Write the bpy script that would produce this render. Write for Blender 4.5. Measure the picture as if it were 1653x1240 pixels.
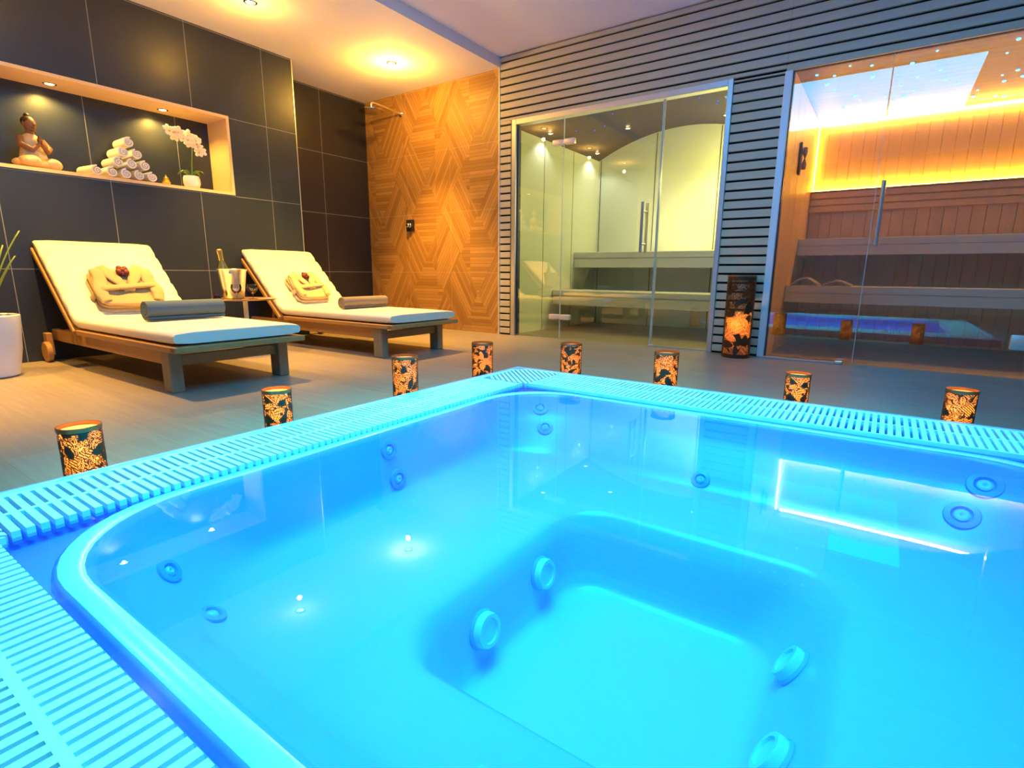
import bpy, bmesh, math, random
from math import sin, cos, pi, radians, sqrt
from mathutils import Vector, Matrix
for o in list(bpy.data.objects): bpy.data.objects.remove(o, do_unlink=True)
SC = bpy.context.scene
COL = SC.collection
R = random.Random(7)

# ------------------------------------------------------------ camera, world, exposure
W_PX, F_PX = 1653.0, 856.3
yaw, pitch, roll = -0.60548, -0.20562, 0.00799
fwd = Vector((sin(yaw)*cos(pitch), cos(yaw)*cos(pitch), sin(pitch)))
rt = Vector((cos(yaw), -sin(yaw), 0)); up = rt.cross(fwd)
r2 = rt*cos(roll) + up*sin(roll); u2 = -rt*sin(roll) + up*cos(roll)
cam_d = bpy.data.cameras.new('camera'); cam = bpy.data.objects.new('camera', cam_d); COL.objects.link(cam)
cam_d.sensor_width = 36; cam_d.lens = F_PX/W_PX*36; cam_d.clip_start = 0.02
M = Matrix((r2, u2, -fwd)).transposed().to_4x4(); M.translation = Vector((0, 0, 0.6)); cam.matrix_world = M
SC.camera = cam
SC.view_settings.view_transform = 'Standard'; SC.view_settings.look = 'None'
SC.view_settings.gamma = 1; SC.view_settings.use_curve_mapping = False
SC.view_settings.exposure = 0.0
w = bpy.data.worlds.new('world'); SC.world = w; w.use_nodes = True
w.node_tree.nodes['Background'].inputs[0].default_value = (0.30, 0.32, 0.38, 1)
w.node_tree.nodes['Background'].inputs[1].default_value = 0.05

WARM = (1.0, 0.50, 0.06)
SOFFIT_LAMPS = [(-3.9, 3.69), (-3.9, 2.38), (-3.9, 1.07), (-3.9, -0.24)]
def lamp(kind, name, loc, energy, color, size=0.03, rot=(0, 0, 0), angle=None, blend=0.6, parent=None):
    d = bpy.data.lights.new(name, kind); d.energy = energy; d.color = color
    if kind == 'AREA': d.size = size
    else: d.shadow_soft_size = size
    if kind == 'SPOT': d.spot_size = radians(angle); d.spot_blend = blend
    o = bpy.data.objects.new(name, d); COL.objects.link(o); o.location = loc; o.rotation_euler = rot
    if parent: o.parent = parent
    return o
for x, y in SOFFIT_LAMPS:
    lamp('SPOT', 'downlight_beam', (x, y, 2.425), 480, WARM, 0.02, angle=76, blend=0.7)
    lamp('POINT', 'added_spill_light', (x, y, 2.31), 38 if y > 3 else 10, WARM, 0.02)  # extra point light hung below each downlight to spread its warm light
PANEL_E = 7.5
pa = lamp('AREA', 'panel_boost_light', (-0.62, 1.17, 2.51), 68, (0.004, 0.9, 1.0), 2.0); pa.data.spread = radians(55)  # added area light just under the panel, strengthens the light on the pool

# ------------------------------------------------------------ mesh helpers
def mark(o, kind): o['kind'] = kind; return o
def tag(o, label, cat, group=None):
    o['label'] = label; o['category'] = cat
    if group: o['group'] = group
    return o
def empty(name, loc, label, cat, rz=0, group=None):
    o = bpy.data.objects.new(name, None); COL.objects.link(o); o.location = loc; o.rotation_euler = (0, 0, rz)
    o.empty_display_size = 0.05
    return tag(o, label, cat, group)

class MB:
    def __init__(s): s.v = []; s.f = []; s.m = []
    def add(s, vs, fs, mi=0):
        n = len(s.v); s.v += [tuple(v) for v in vs]
        for f in fs: s.f.append(tuple(i+n for i in f)); s.m.append(mi)
        return s
    def box(s, x0, x1, y0, y1, z0, z1, mi=0, mat=None):
        vs = [Vector((x, y, z)) for x in (x0, x1) for y in (y0, y1) for z in (z0, z1)]
        if mat: vs = [mat @ v for v in vs]
        return s.add(vs, [(0,1,3,2),(4,6,7,5),(0,4,5,1),(2,3,7,6),(0,2,6,4),(1,5,7,3)], mi)
    def bbox(s, x0, x1, y0, y1, z0, z1, b=0.005, seg=2, mi=0, mat=None):
        bm = bmesh.new(); bmesh.ops.create_cube(bm, size=1)
        for v in bm.verts: v.co = Vector(((x0+x1)/2+v.co.x*(x1-x0), (y0+y1)/2+v.co.y*(y1-y0), (z0+z1)/2+v.co.z*(z1-z0)))
        bmesh.ops.bevel(bm, geom=bm.edges[:], offset=b, segments=seg, profile=0.5, affect='EDGES')
        bm.verts.index_update()
        vs = [mat @ v.co if mat else v.co.copy() for v in bm.verts]
        s.add(vs, [[v.index for v in f.verts] for f in bm.faces], mi); bm.free(); return s
    def quad(s, a, b, c, d, mi=0): return s.add([a, b, c, d], [(0,1,2,3)], mi)
    def lathe(s, prof, n=32, mi=0, mat=None, cap=True, cx=0, cy=0):
        vs = []; fs = []
        for r, z in prof:
            for k in range(n):
                a = 2*pi*k/n; vs.append(Vector((cx+r*cos(a), cy+r*sin(a), z)))
        if mat: vs = [mat @ v for v in vs]
        for i in range(len(prof)-1):
            for k in range(n):
                k2 = (k+1) % n; fs.append((i*n+k, i*n+k2, (i+1)*n+k2, (i+1)*n+k))
        fs.append(tuple(range(n))[::-1]) if cap and prof[0][0] > 1e-4 else None
        if cap and prof[-1][0] > 1e-4: fs.append(tuple((len(prof)-1)*n+k for k in range(n)))
        return s.add(vs, fs, mi)
    def tube(s, pts, r, n=10, mi=0, closed=False):
        pts = [Vector(p) for p in pts]; rs = r if isinstance(r, (list, tuple)) else [r]*len(pts)
        vs = []; fs = []; m = len(pts); prev = None
        for i, p in enumerate(pts):
            if closed: t = pts[(i+1) % m]-pts[i-1]
            else: t = pts[min(i+1, m-1)]-pts[max(i-1, 0)]
            t.normalize()
            if prev is None: a = t.orthogonal().normalized()
            else: a = (prev - t*prev.dot(t)).normalized()
            prev = a; b = t.cross(a)
            for k in range(n):
                an = 2*pi*k/n; vs.append(p+(a*cos(an)+b*sin(an))*rs[i])
        for i in range(m if closed else m-1):
            j = (i+1) % m
            for k in range(n):
                k2 = (k+1) % n; fs.append((i*n+k, i*n+k2, j*n+k2, j*n+k))
        if not closed: fs.append(tuple(range(n))[::-1]); fs.append(tuple((m-1)*n+k for k in range(n)))
        return s.add(vs, fs, mi)
    def ball(s, c, r, sc=(1,1,1), n=16, m=10, mi=0, mat=None):
        vs = [Vector((0,0,-1))]; 
        for i in range(1, m):
            ph = -pi/2+pi*i/m
            for k in range(n): vs.append(Vector((cos(ph)*cos(2*pi*k/n), cos(ph)*sin(2*pi*k/n), sin(ph))))
        vs.append(Vector((0,0,1))); fs = []
        for k in range(n): fs.append((0, 1+(k+1)%n, 1+k))
        for i in range(m-2):
            for k in range(n): a = 1+i*n; fs.append((a+k, a+(k+1)%n, a+n+(k+1)%n, a+n+k))
        a = 1+(m-2)*n
        for k in range(n): fs.append((a+k, a+(k+1)%n, len(vs)-1))
        vs = [Vector((v.x*sc[0]*r, v.y*sc[1]*r, v.z*sc[2]*r)) for v in vs]
        if mat: vs = [mat @ v for v in vs]
        return s.add([v+Vector(c) for v in vs], fs, mi)
    def build(s, name, mats, parent=None, smooth=32, sub=0, kind=None):
        me = bpy.data.meshes.new(name); me.from_pydata(s.v, [], s.f)
        if not isinstance(mats, (list, tuple)): mats = [mats]
        for m in mats: me.materials.append(m)
        me.polygons.foreach_set('material_index', s.m)
        bm = bmesh.new(); bm.from_mesh(me); bmesh.ops.recalc_face_normals(bm, faces=bm.faces[:]); bm.to_mesh(me); bm.free()
        if smooth:
            me.polygons.foreach_set('use_smooth', [True]*len(me.polygons)); me.set_sharp_from_angle(angle=radians(smooth))
        me.update()
        o = bpy.data.objects.new(name, me); COL.objects.link(o)
        if sub: md = o.modifiers.new('sub', 'SUBSURF'); md.levels = sub; md.render_levels = sub
        if parent: o.parent = parent
        if kind: o['kind'] = kind
        return o
def copy_tree(o, parent=None):
    c = o.copy(); COL.objects.link(c); c.parent = parent
    for ch in o.children: copy_tree(ch, c)
    return c
def T(x=0, y=0, z=0, rx=0, ry=0, rz=0):
    return Matrix.Translation((x, y, z)) @ Matrix.Rotation(rz, 4, 'Z') @ Matrix.Rotation(ry, 4, 'Y') @ Matrix.Rotation(rx, 4, 'X')

# ------------------------------------------------------------ materials
def mat(name, col, rough=0.5, metal=0.0, **kw):
    m = bpy.data.materials.new(name); m.use_nodes = True; b = m.node_tree.nodes['Principled BSDF']
    b.inputs['Base Color'].default_value = (*col, 1); b.inputs['Roughness'].default_value = rough; b.inputs['Metallic'].default_value = metal
    for k, v in kw.items():
        b.inputs[k.replace('_', ' ')].default_value = v
    return m
class NT:
    def __init__(s, m): s.t = m.node_tree; s.n = s.t.nodes; s.b = s.n['Principled BSDF']
    def new(s, ty, **kw):
        n = s.n.new(ty)
        for k, v in kw.items(): setattr(n, k, v)
        return n
    def link(s, a, b): s.t.links.new(a, b)
    def math(s, op, a, b=None, c=None):
        n = s.new('ShaderNodeMath', operation=op)
        for i, v in enumerate((a, b, c)):
            if v is None: continue
            if isinstance(v, (int, float)): n.inputs[i].default_value = v
            else: s.link(v, n.inputs[i])
        return n.outputs[0]
    def pos(s):
        tc = s.new('ShaderNodeTexCoord'); sp = s.new('ShaderNodeSeparateXYZ'); s.link(tc.outputs['Object'], sp.inputs[0]); return tc.outputs['Object'], sp.outputs
    def noise(s, vec, scale, detail=3, stretch=None):
        if stretch:
            mp = s.new('ShaderNodeMapping'); mp.inputs['Scale'].default_value = stretch; s.link(vec, mp.inputs[0]); vec = mp.outputs[0]
        n = s.new('ShaderNodeTexNoise'); n.inputs['Scale'].default_value = scale; n.inputs['Detail'].default_value = detail; s.link(vec, n.inputs[0]); return n.outputs[0]
    def mix(s, fac, a, b):
        n = s.new('ShaderNodeMix', data_type='RGBA')
        if isinstance(fac, (int, float)): n.inputs[0].default_value = fac
        else: s.link(fac, n.inputs[0])
        for i, v in ((6, a), (7, b)):
            if isinstance(v, tuple): n.inputs[i].default_value = (*v[:3], 1)
            else: s.link(v, n.inputs[i])
        return n.outputs[2]
    def base(s, c): s.link(c, s.b.inputs['Base Color'])
    def bump(s, h, st=0.3, d=0.01):
        n = s.new('ShaderNodeBump'); n.inputs['Strength'].default_value = st; n.inputs['Distance'].default_value = d; s.link(h, n.inputs['Height']); s.link(n.outputs[0], s.b.inputs['Normal'])

def wood(name, c1, c2, stretch, scale=6, rough=0.5, bump=0.15):
    m = mat(name, c1, rough); t = NT(m); v, _ = t.pos(); n = t.noise(v, scale, 6, stretch)
    t.base(t.mix(n, c1, c2)); t.bump(n, bump, 0.004); return m
def tiles(name, axis, size, off, c, grout, gw=0.004, rough=0.35):
    # axis: 'y' wall at constant x ; 'x' wall at constant y
    m = mat(name, c, rough); t = NT(m); v, p = t.pos(); u = p[1] if axis == 'y' else p[0]
    def line(a, o):
        q = t.math('FRACT', t.math('DIVIDE', t.math('SUBTRACT', a, o), size))
        d = t.math('MINIMUM', q, t.math('SUBTRACT', 1.0, q)); return t.math('LESS_THAN', d, gw/2/size)
    g = t.math('MAXIMUM', line(u, off[0]), line(p[2], off[1]))
    n = t.noise(v, 2.5, 5); n2 = t.noise(v, 90, 2)
    body = t.mix(n, c, tuple(k*1.5 for k in c)); body = t.mix(t.math('MULTIPLY', n2, 0.3), body, tuple(k*2.2 for k in c))
    t.base(t.mix(g, body, grout)); t.bump(t.math('SUBTRACT', 1.0, g), 0.4, 0.002)
    t.link(t.math('ADD', rough-0.05, t.math('MULTIPLY', n, 0.15)), t.b.inputs['Roughness'])
    return m
DARK_TILE = tiles('dark_tile', 'y', 0.611, (1.02, 0.603), (0.015, 0.020, 0.031), (0.26, 0.27, 0.29))
DARK_TILE2 = tiles('dark_tile_shower', 'y', 0.611, (0.69, 0.603), (0.013, 0.014, 0.020), (0.26, 0.26, 0.28))

def chevron():
    m = mat('wood_pattern_tile', (0.5, 0.28, 0.12), 0.5); t = NT(m); v, p = t.pos()
    S = 0.611
    # equilateral lattice coordinates in the wall plane, three families of lines 60 degrees apart
    a = p[2]; b = t.math('ADD', t.math('MULTIPLY', p[2], -0.5), t.math('MULTIPLY', p[0], 0.866)); c = t.math('ADD', t.math('MULTIPLY', p[2], -0.5), t.math('MULTIPLY', p[0], -0.866))
    L = 0.397
    fa = t.math('FLOOR', t.math('DIVIDE', t.math('ADD', p[0], 0.33), 0.4583)); 
    ib = t.math('FLOOR', t.math('DIVIDE', b, L)); ic = t.math('FLOOR', t.math('DIVIDE', c, L)); ia = t.math('FLOOR', t.math('DIVIDE', a, L*1.155))
    h = t.math('ADD', t.math('ADD', t.math('MULTIPLY', ib, 1.0), t.math('MULTIPLY', ic, 2.0)), t.math('MULTIPLY', fa, 3.0))
    k = t.math('MODULO', t.math('ADD', h, 300.0), 3.0)
    is0 = t.math('LESS_THAN', k, 0.5); is1 = t.math('MULTIPLY', t.math('GREATER_THAN', k, 0.5), t.math('LESS_THAN', k, 1.5)); is2 = t.math('GREATER_THAN', k, 1.5)
    sel = t.math('ADD', t.math('ADD', t.math('MULTIPLY', is0, a), t.math('MULTIPLY', is1, b)), t.math('MULTIPLY', is2, c))
    st = t.math('DIVIDE', sel, 0.033); fr = t.math('FRACT', st); fl = t.math('FLOOR', st)
    wn = t.new('ShaderNodeTexWhiteNoise', noise_dimensions='2D'); cb = t.new('ShaderNodeCombineXYZ'); t.link(fl, cb.inputs[0]); t.link(h, cb.inputs[1]); t.link(cb.outputs[0], wn.inputs[0])
    edge = t.math('LESS_THAN', fr, 0.10)
    n = t.noise(v, 14, 5, (1, 1, 3))
    col = t.mix(wn.outputs[0], (0.54, 0.30, 0.08), (0.30, 0.15, 0.035)); col = t.mix(t.math('MULTIPLY', n, 0.45), col, (0.30, 0.14, 0.035))
    col = t.mix(t.math('MULTIPLY', edge, 0.75), col, (0.17, 0.075, 0.02))
    def line(x, o):
        q = t.math('FRACT', t.math('DIVIDE', t.math('SUBTRACT', x, o), S)); d = t.math('MINIMUM', q, t.math('SUBTRACT', 1.0, q)); return t.math('LESS_THAN', d, 0.003)
    g = t.math('MAXIMUM', line(p[0], -4.406), line(p[2], 0.604))
    t.base(t.mix(t.math('MULTIPLY', g, 0.6), col, (0.62, 0.40, 0.2))); t.bump(wn.outputs[0], 0.25, 0.003); return m
CHEV = chevron()

def floor_mat():
    m = mat('floor_planks', (0.3, 0.25, 0.2), 0.42); t = NT(m); v, p = t.pos()
    row = t.math('FLOOR', t.math('DIVIDE', p[1], 0.2)); wn = t.new('ShaderNodeTexWhiteNoise', noise_dimensions='1D'); t.link(row, wn.inputs['W'])
    xs = t.math('ADD', p[0], t.math('MULTIPLY', wn.outputs[0], 1.2)); colm = t.math('FLOOR', t.math('DIVIDE', xs, 1.2))
    w2 = t.new('ShaderNodeTexWhiteNoise', noise_dimensions='2D'); cb = t.new('ShaderNodeCombineXYZ'); t.link(row, cb.inputs[0]); t.link(colm, cb.inputs[1]); t.link(cb.outputs[0], w2.inputs[0])
    def ln(q, wd): f = t.math('FRACT', q); return t.math('LESS_THAN', t.math('MINIMUM', f, t.math('SUBTRACT', 1.0, f)), wd)
    g = t.math('MAXIMUM', ln(t.math('DIVIDE', p[1], 0.2), 0.006), ln(t.math('DIVIDE', xs, 1.2), 0.001))
    n = t.noise(v, 5, 6, (0.6, 9, 1)); n2 = t.noise(v, 1.5, 3, (0.5, 2, 1))
    c = t.mix(n, (0.31, 0.26, 0.205), (0.21, 0.175, 0.14)); c = t.mix(t.math('MULTIPLY', w2.outputs[0], 0.4), c, (0.36, 0.31, 0.255)); c = t.mix(t.math('MULTIPLY', n2, 0.3), c, (0.18, 0.15, 0.125))
    t.base(t.mix(t.math('MULTIPLY', g, 0.5), c, (0.12, 0.10, 0.09))); t.bump(n, 0.12, 0.003)
    t.link(t.math('ADD', 0.32, t.math('MULTIPLY', n, 0.2)), t.b.inputs['Roughness']); return m
FLOOR = floor_mat()
PAINT = mat('white_paint', (0.78, 0.76, 0.74), 0.8)
WALLP = mat('wall_paint', (0.42, 0.40, 0.38), 0.8)
SLAT = wood('oak_slat', (0.56, 0.52, 0.38), (0.44, 0.41, 0.29), (0.5, 6, 6), 8, 0.55, 0.1)
BLACK = mat('black_felt', (0.006, 0.006, 0.008), 0.95)
ALU = mat('brushed_aluminium', (0.62, 0.64, 0.66), 0.35, 0.85)
ALU2 = mat('satin_aluminium_post', (0.72, 0.74, 0.76), 0.5, 0.3)
STEEL = mat('brushed_steel', (0.60, 0.61, 0.63), 0.28, 1.0)
CHROME = mat('chrome', (0.85, 0.85, 0.86), 0.1, 1.0)
CLAMP = mat('clamp_steel', (0.75, 0.70, 0.66), 0.4, 0.5)
DARKSEAL = mat('dark_seal', (0.02, 0.03, 0.05), 0.5)
OAK = wood('oak_lining', (0.76, 0.56, 0.32), (0.66, 0.46, 0.25), (6, 0.6, 6), 10, 0.45, 0.08)
TEAK = wood('teak_frame', (0.46, 0.25, 0.09), (0.33, 0.17, 0.06), (1, 8, 8), 7, 0.5, 0.15)
GREYWOOD = wood('weathered_leg_wood', (0.30, 0.24, 0.16), (0.22, 0.17, 0.11), (8, 8, 1), 7, 0.6, 0.15)
STAR = mat('fibre_star', (0, 0, 0), 1)
STAR.node_tree.nodes['Principled BSDF'].inputs['Emission Color'].default_value = (0.10, 0.62, 1, 1); STAR.node_tree.nodes['Principled BSDF'].inputs['Emission Strength'].default_value = 6
STARB = mat('fibre_star_deep_blue', (0, 0, 0), 1)
STARB.node_tree.nodes['Principled BSDF'].inputs['Emission Color'].default_value = (0.0, 0.09, 1, 1); STARB.node_tree.nodes['Principled BSDF'].inputs['Emission Strength'].default_value = 2.5
def emit(name, col, st):
    m = mat(name, (0, 0, 0), 1); b = m.node_tree.nodes['Principled BSDF']; b.inputs['Emission Color'].default_value = (*col, 1); b.inputs['Emission Strength'].default_value = st; return m
BULB = emit('warm_bulb', (1, 0.72, 0.35), 25)
PANEL = emit('blue_light_panel', (0.0, 0.48, 1.0), PANEL_E)
PANEL_G = emit('lamp_cyan', (0.05, 0.9, 1.0), 30)
LED = emit('warm_led_strip', (1.0, 0.48, 0.03), 240)
LEDS = emit('warm_led_strip_side', (1.0, 0.46, 0.03), 60)
LEDC = emit('warm_led_strip_cove', (1.0, 0.52, 0.06), 110)
FLAME = emit('led_flame', (1.0, 0.62, 0.16), 22)

def glass(name, tint, ior):
    m = bpy.data.materials.new(name); m.use_nodes = True; t = m.node_tree; n = t.nodes; n.remove(n['Principled BSDF']); out = n['Material Output']
    fr = n.new('ShaderNodeFresnel'); fr.inputs[0].default_value = ior
    g = n.new('ShaderNodeBsdfGlossy'); g.inputs['Roughness'].default_value = 0.0
    tr = n.new('ShaderNodeBsdfTransparent'); tr.inputs[0].default_value = (*tint, 1)
    mx = n.new('ShaderNodeMixShader'); t.links.new(fr.outputs[0], mx.inputs[0]); t.links.new(tr.outputs[0], mx.inputs[1]); t.links.new(g.outputs[0], mx.inputs[2]); t.links.new(mx.outputs[0], out.inputs[0])
    return m, g, fr
GLASS = glass('clear_glass', (0.93, 0.96, 0.95), 2.1)[0]
GLASS_SAUNA = glass('reflective_glass', (0.92, 0.94, 0.94), 2.5)[0]
GLASS_EDGE = mat('glass_edge', (0.45, 0.55, 0.58), 0.3)
WINEGLASS = glass('drinking_glass', (0.95, 0.95, 0.95), 1.5)[0]
WATER, wg, wf = glass('pool_water', (0.9, 0.57, 1.0), 1.33); wg.inputs[0].default_value = (0.45, 0.9, 1, 1)
t = WATER.node_tree; tc = t.nodes.new('ShaderNodeTexCoord'); nz = t.nodes.new('ShaderNodeTexNoise'); nz.inputs['Scale'].default_value = 3.5; nz.inputs['Detail'].default_value = 2
bp = t.nodes.new('ShaderNodeBump'); bp.inputs['Strength'].default_value = 0.03; bp.inputs['Distance'].default_value = 0.01
t.links.new(tc.outputs['Object'], nz.inputs[0]); t.links.new(nz.outputs[0], bp.inputs['Height']); t.links.new(bp.outputs[0], wg.inputs['Normal']); t.links.new(bp.outputs[0], wf.inputs['Normal'])
ACRYLIC = mat('pale_blue_acrylic', (0.42, 0.52, 0.94), 0.22)
GRATE = mat('white_grating_plastic', (0.62, 0.90, 0.92), 0.4)
JETM = mat('jet_plastic', (0.22, 0.42, 0.62), 0.25)
JETC = mat('jet_centre_plastic', (0.45, 0.72, 0.85), 0.2)
def fabric(name, c, rough=0.9, scale=260, st=0.3):
    m = mat(name, c, rough); t = NT(m); v, p = t.pos(); n = t.noise(v, scale, 2); n2 = t.noise(v, 6, 3); t.base(t.mix(t.math('MULTIPLY', n2, 0.35), c, tuple(k*0.82 for k in c))); t.bump(n, st, 0.003); return m
CREAM = fabric('cream_canvas', (0.80, 0.74, 0.62))
GREYTOWEL = fabric('slate_towelling', (0.075, 0.13, 0.18), scale=340, st=0.8)
BEIGETOWEL = fabric('taupe_towelling', (0.24, 0.20, 0.16), scale=340, st=0.8)
ROBE = fabric('beige_towelling', (0.40, 0.30, 0.17), scale=300, st=0.8)
ROBE2 = fabric('pale_towelling', (0.55, 0.43, 0.25), scale=300, st=0.8)
WHITETOWEL = fabric('white_towelling', (0.82, 0.80, 0.78), scale=300, st=0.8)
RED = mat('dark_red_petals', (0.11, 0.003, 0.006), 0.6)

# ------------------------------------------------------------ room shell
XL, XR, YB, YN = -4.588, 2.6, 4.342, -2.6
XREC, YREC = -5.04, 3.14
SOF, CEI = 2.446, 2.534
POOL = (-1.717, 0.88, -0.03, 2.53)
px0, px1, py0, py1 = POOL
f = MB()
def fl(x0, x1, y0, y1): f.quad((x0, y0, 0), (x1, y0, 0), (x1, y1, 0), (x0, y1, 0))
fl(XREC-.05, px0+.02, YN, 6.4); fl(px1-.02, XR, YN, 6.4); fl(px0+.02, px1-.02, YN, py0+.02); fl(px0+.02, px1-.02, py1-.02, 6.4)
f.build('floor', FLOOR, kind='structure', smooth=0)
# ceiling: lower soffit on the left, fascia, upper ceiling
SX = -3.157
c = MB(); c.box(XREC-.1, SX, YN, YB+.02, SOF, SOF+.3); c.box(SX-.01, XR, YN, YB+.02, CEI, CEI+.2)
c.build('ceiling', PAINT, kind='structure', smooth=0)
# proud tiled wall with niche
NY0, NY1, NZ0, NZ1, ND = 0.60, 2.52, 1.222, 1.838, 0.30
wl = MB()
def wq(y0, y1, z0, z1): wl.box(XL-.02, XL, y0, y1, z0, z1)
wl.box(XL-.45, XL, YN, NY0, 0, SOF); wl.box(XL-.45, XL, NY1, YREC, 0, SOF); wl.box(XL-.45, XL, NY0, NY1, 0, NZ0); wl.box(XL-.45, XL, NY0, NY1, NZ1, SOF)
wl.box(XL-.45, XL-ND, NY0, NY1, NZ0, NZ1)
wl.build('wall_left', DARK_TILE, kind='structure', smooth=0)
MB().box(XREC-.1, XREC, YREC-.05, YB+.02, 0, SOF).build('wall_shower', DARK_TILE2, kind='structure', smooth=0)
MB().box(XREC-.1, SX+.002, YB, YB+.05, 0, SOF+.05).build('wall_back', CHEV, kind='structure', smooth=0)
MB().box(XR, XR+.1, YN, 6.5, 0, CEI).build('wall_right', WALLP, kind='structure', smooth=0)
MB().box(XREC-.1, XR, YN-.1, YN, 0, CEI).build('wall_near', WALLP, kind='structure', smooth=0)
# metal edge trims on tile corners
MB().box(XL-.002, XL+.004, YREC-.006, YREC+.002, 0, SOF).build('trim_1', ALU, kind='structure', smooth=0)
MB().box(SX-.004, SX+.006, YB-.028, YB+.01, 0, SOF+.088).build('trim_2', ALU2, kind='structure', smooth=0)
# oak lining of the niche
n = MB(); tk = 0.022; e = 0.006
n.box(XL-ND, XL+e, NY0, NY1, NZ1-tk, NZ1); n.box(XL-ND, XL+e, NY0, NY1, NZ0, NZ0+tk); n.box(XL-ND, XL+e, NY1-tk, NY1, NZ0+tk, NZ1-tk); n.box(XL-ND, XL+e, NY0, NY0+tk, NZ0+tk, NZ1-tk)
n.build('trim_3', OAK, kind='structure', smooth=0)
NFL = NZ0+tk
# slatted oak wall
ST = (-3.012, -1.077, 1.98)      # steam-room opening x0, x1, top
SA = (-0.738, XR, 1.962)         # sauna opening
sl = MB(); P_ = 0.0668
bk = MB()
def region(x0, x1, z0, z1):
    bk.box(x0, x1, YB, YB+.04, z0, z1, 0)
    k = math.floor(z0/P_)
    while k*P_ < z1:
        a = max(z0, k*P_+0.0155); b = min(z1, (k+1)*P_)
        if b-a > 0.004: sl.bbox(x0, x1, YB-.022, YB+.001, a, b, 0.0025, 1)
        k += 1
region(SX+.006, ST[0], 0, ST[2]); region(ST[1], SA[0], 0, SA[2]); region(SX+.006, SA[0], ST[2], CEI-.012); region(SA[0], XR, SA[2], CEI-.012)
bk.build('wall_far', BLACK, kind='structure', smooth=0)
sl.build('trim_4', SLAT, kind='structure', smooth=0)

# ------------------------------------------------------------ steam room
WHITEPANEL = mat('white_wall_panel', (0.66, 0.74, 0.74), 0.3)
JOINT = mat('panel_joint', (0.06, 0.06, 0.06), 0.6)
BROWNCEIL = mat('brown_vault_paint', (0.03, 0.022, 0.017), 0.6)
STB = 6.19; SX0, SX1 = -3.03, -1.0
def vz(x): return 1.93 + 0.26*(1-((x+2.01)/1.02)**2)
w1 = MB(); w1.box(SX0-.03, SX0, YB+.04, STB+.03, 0, 1.96)
for y in (4.93, 5.55): w1.box(SX0, SX0+.002, y-.003, y+.003, 0.0, 1.935, 1)
w1.build('wall_steam_left', [WHITEPANEL, JOINT], kind='structure', smooth=0)
w2 = MB(); N = 40
xs = [SX0+(SX1-SX0)*i/N for i in range(N+1)]
for a, b in zip(xs, xs[1:]): w2.quad((a, STB, 0), (b, STB, 0), (b, STB, vz(b)), (a, STB, vz(a)))
for x in (-3.0, -2.32, -1.62):
    w2.box(x-.004, x+.004, STB-.003, STB, 0.0, vz(x)-.01, 1)
w2.box(SX0, SX1, STB-.003, STB, 0.245, 0.25, 1)
w2.build('wall_steam_back', [WHITEPANEL, JOINT], kind='structure', smooth=0)
MB().box(SX1, SX1+.03, YB+.04, STB+.03, 0, 2.1).build('wall_steam_right', WHITEPANEL, kind='structure', smooth=0)
w3 = MB()
for a, b in zip(xs, xs[1:]):
    w3.quad((a, YB+.03, vz(a)), (b, YB+.03, vz(b)), (b, STB+.01, vz(b)), (a, STB+.01, vz(a)))
w3.build('ceiling_steam', BROWNCEIL, kind='structure', smooth=60)
BENCHW = mat('white_bench_laminate', (0.70, 0.72, 0.72), 0.35)
def bench(name, x0, x1, y0, y1, z0, z1, m, label, nslat=0, sm=None):
    o = empty(name, ((x0+x1)/2, (y0+y1)/2, z0), label, 'bench')
    cx, cy = (x0+x1)/2, (y0+y1)/2; hx = (x1-x0)/2; hy = (y1-y0)/2; h = z1-z0; zs = h*0.42
    s = MB()
    if nslat:
        wd = (2*hy)/nslat
        for i in range(nslat): s.bbox(-hx, hx, -hy+i*wd+.004, -hy+(i+1)*wd-.004, h-zs, h, .004, 1)
    else: s.bbox(-hx, hx, -hy, hy, h-zs+.004, h, .012, 3)
    s.build('seat', m, o)
    MB().bbox(-hx, hx, -hy+.012, -hy+.045, 0, h-zs, .003, 1).build('front_panel', m, o)
    MB().box(-hx, -hx+.03, -hy+.045, hy, 0, h-zs-.002).build('bearer', m, o)
    MB().box(hx-.03, hx, -hy+.045, hy, 0, h-zs-.002).build('bearer', m, o)
    return o
bench('steam_room_bench', SX0+.001, SX1-.001, 5.62, STB-.004, 0.672, 0.845, BENCHW, 'upper white bench along the steam room back wall')
bench('steam_room_bench', SX0+.001, SX1-.001, 5.14, 5.60, 0.265, 0.425, BENCHW, 'lower white bench in front, nearer the steam room glass')
# steam room glazing
fr = MB(); g0, g1, gt = ST; FWd = 0.048
fr.bbox(g0, g0+FWd, YB-.03, YB+.05, 0, gt, .003, 1); fr.bbox(g1-FWd*.8, g1, YB-.03, YB+.05, 0, gt, .003, 1); fr.bbox(g0+FWd, g1-FWd*.8, YB-.03, YB+.05, gt-.048, gt, .003, 1)
fr.box(g0+FWd, g0+FWd+.012, YB-.005, YB+.04, 0.01, gt-.048, 1)
fr.box(g0-.012, g0, YB-.024, YB+.05, 0, gt, 1)
fro = fr.build('trim_5', [ALU, DARKSEAL], kind='structure', smooth=20)
gy0, gy1 = YB+.004, YB+.014
def pane(name, x0, x1, z0, z1, m, dy=0, parent=None, kind='structure'):
    o = MB().quad((x0, gy0+dy, z0), (x1, gy0+dy, z0), (x1, gy0+dy, z1), (x0, gy0+dy, z1)).build(name, m, parent, smooth=0)
    if kind: o['kind'] = kind
    return o
w_ = pane('window_1', g0+FWd, -2.478, 0.012, gt-.05, GLASS)
MB().box(-2.4785, -2.4725, gy0-.001, gy1, 0.012, gt-.05).build('pane_edge', GLASS_EDGE, w_, smooth=0)
w_ = pane('window_2', -1.582, g1-FWd*.8, 0.012, gt-.05, GLASS)
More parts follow.
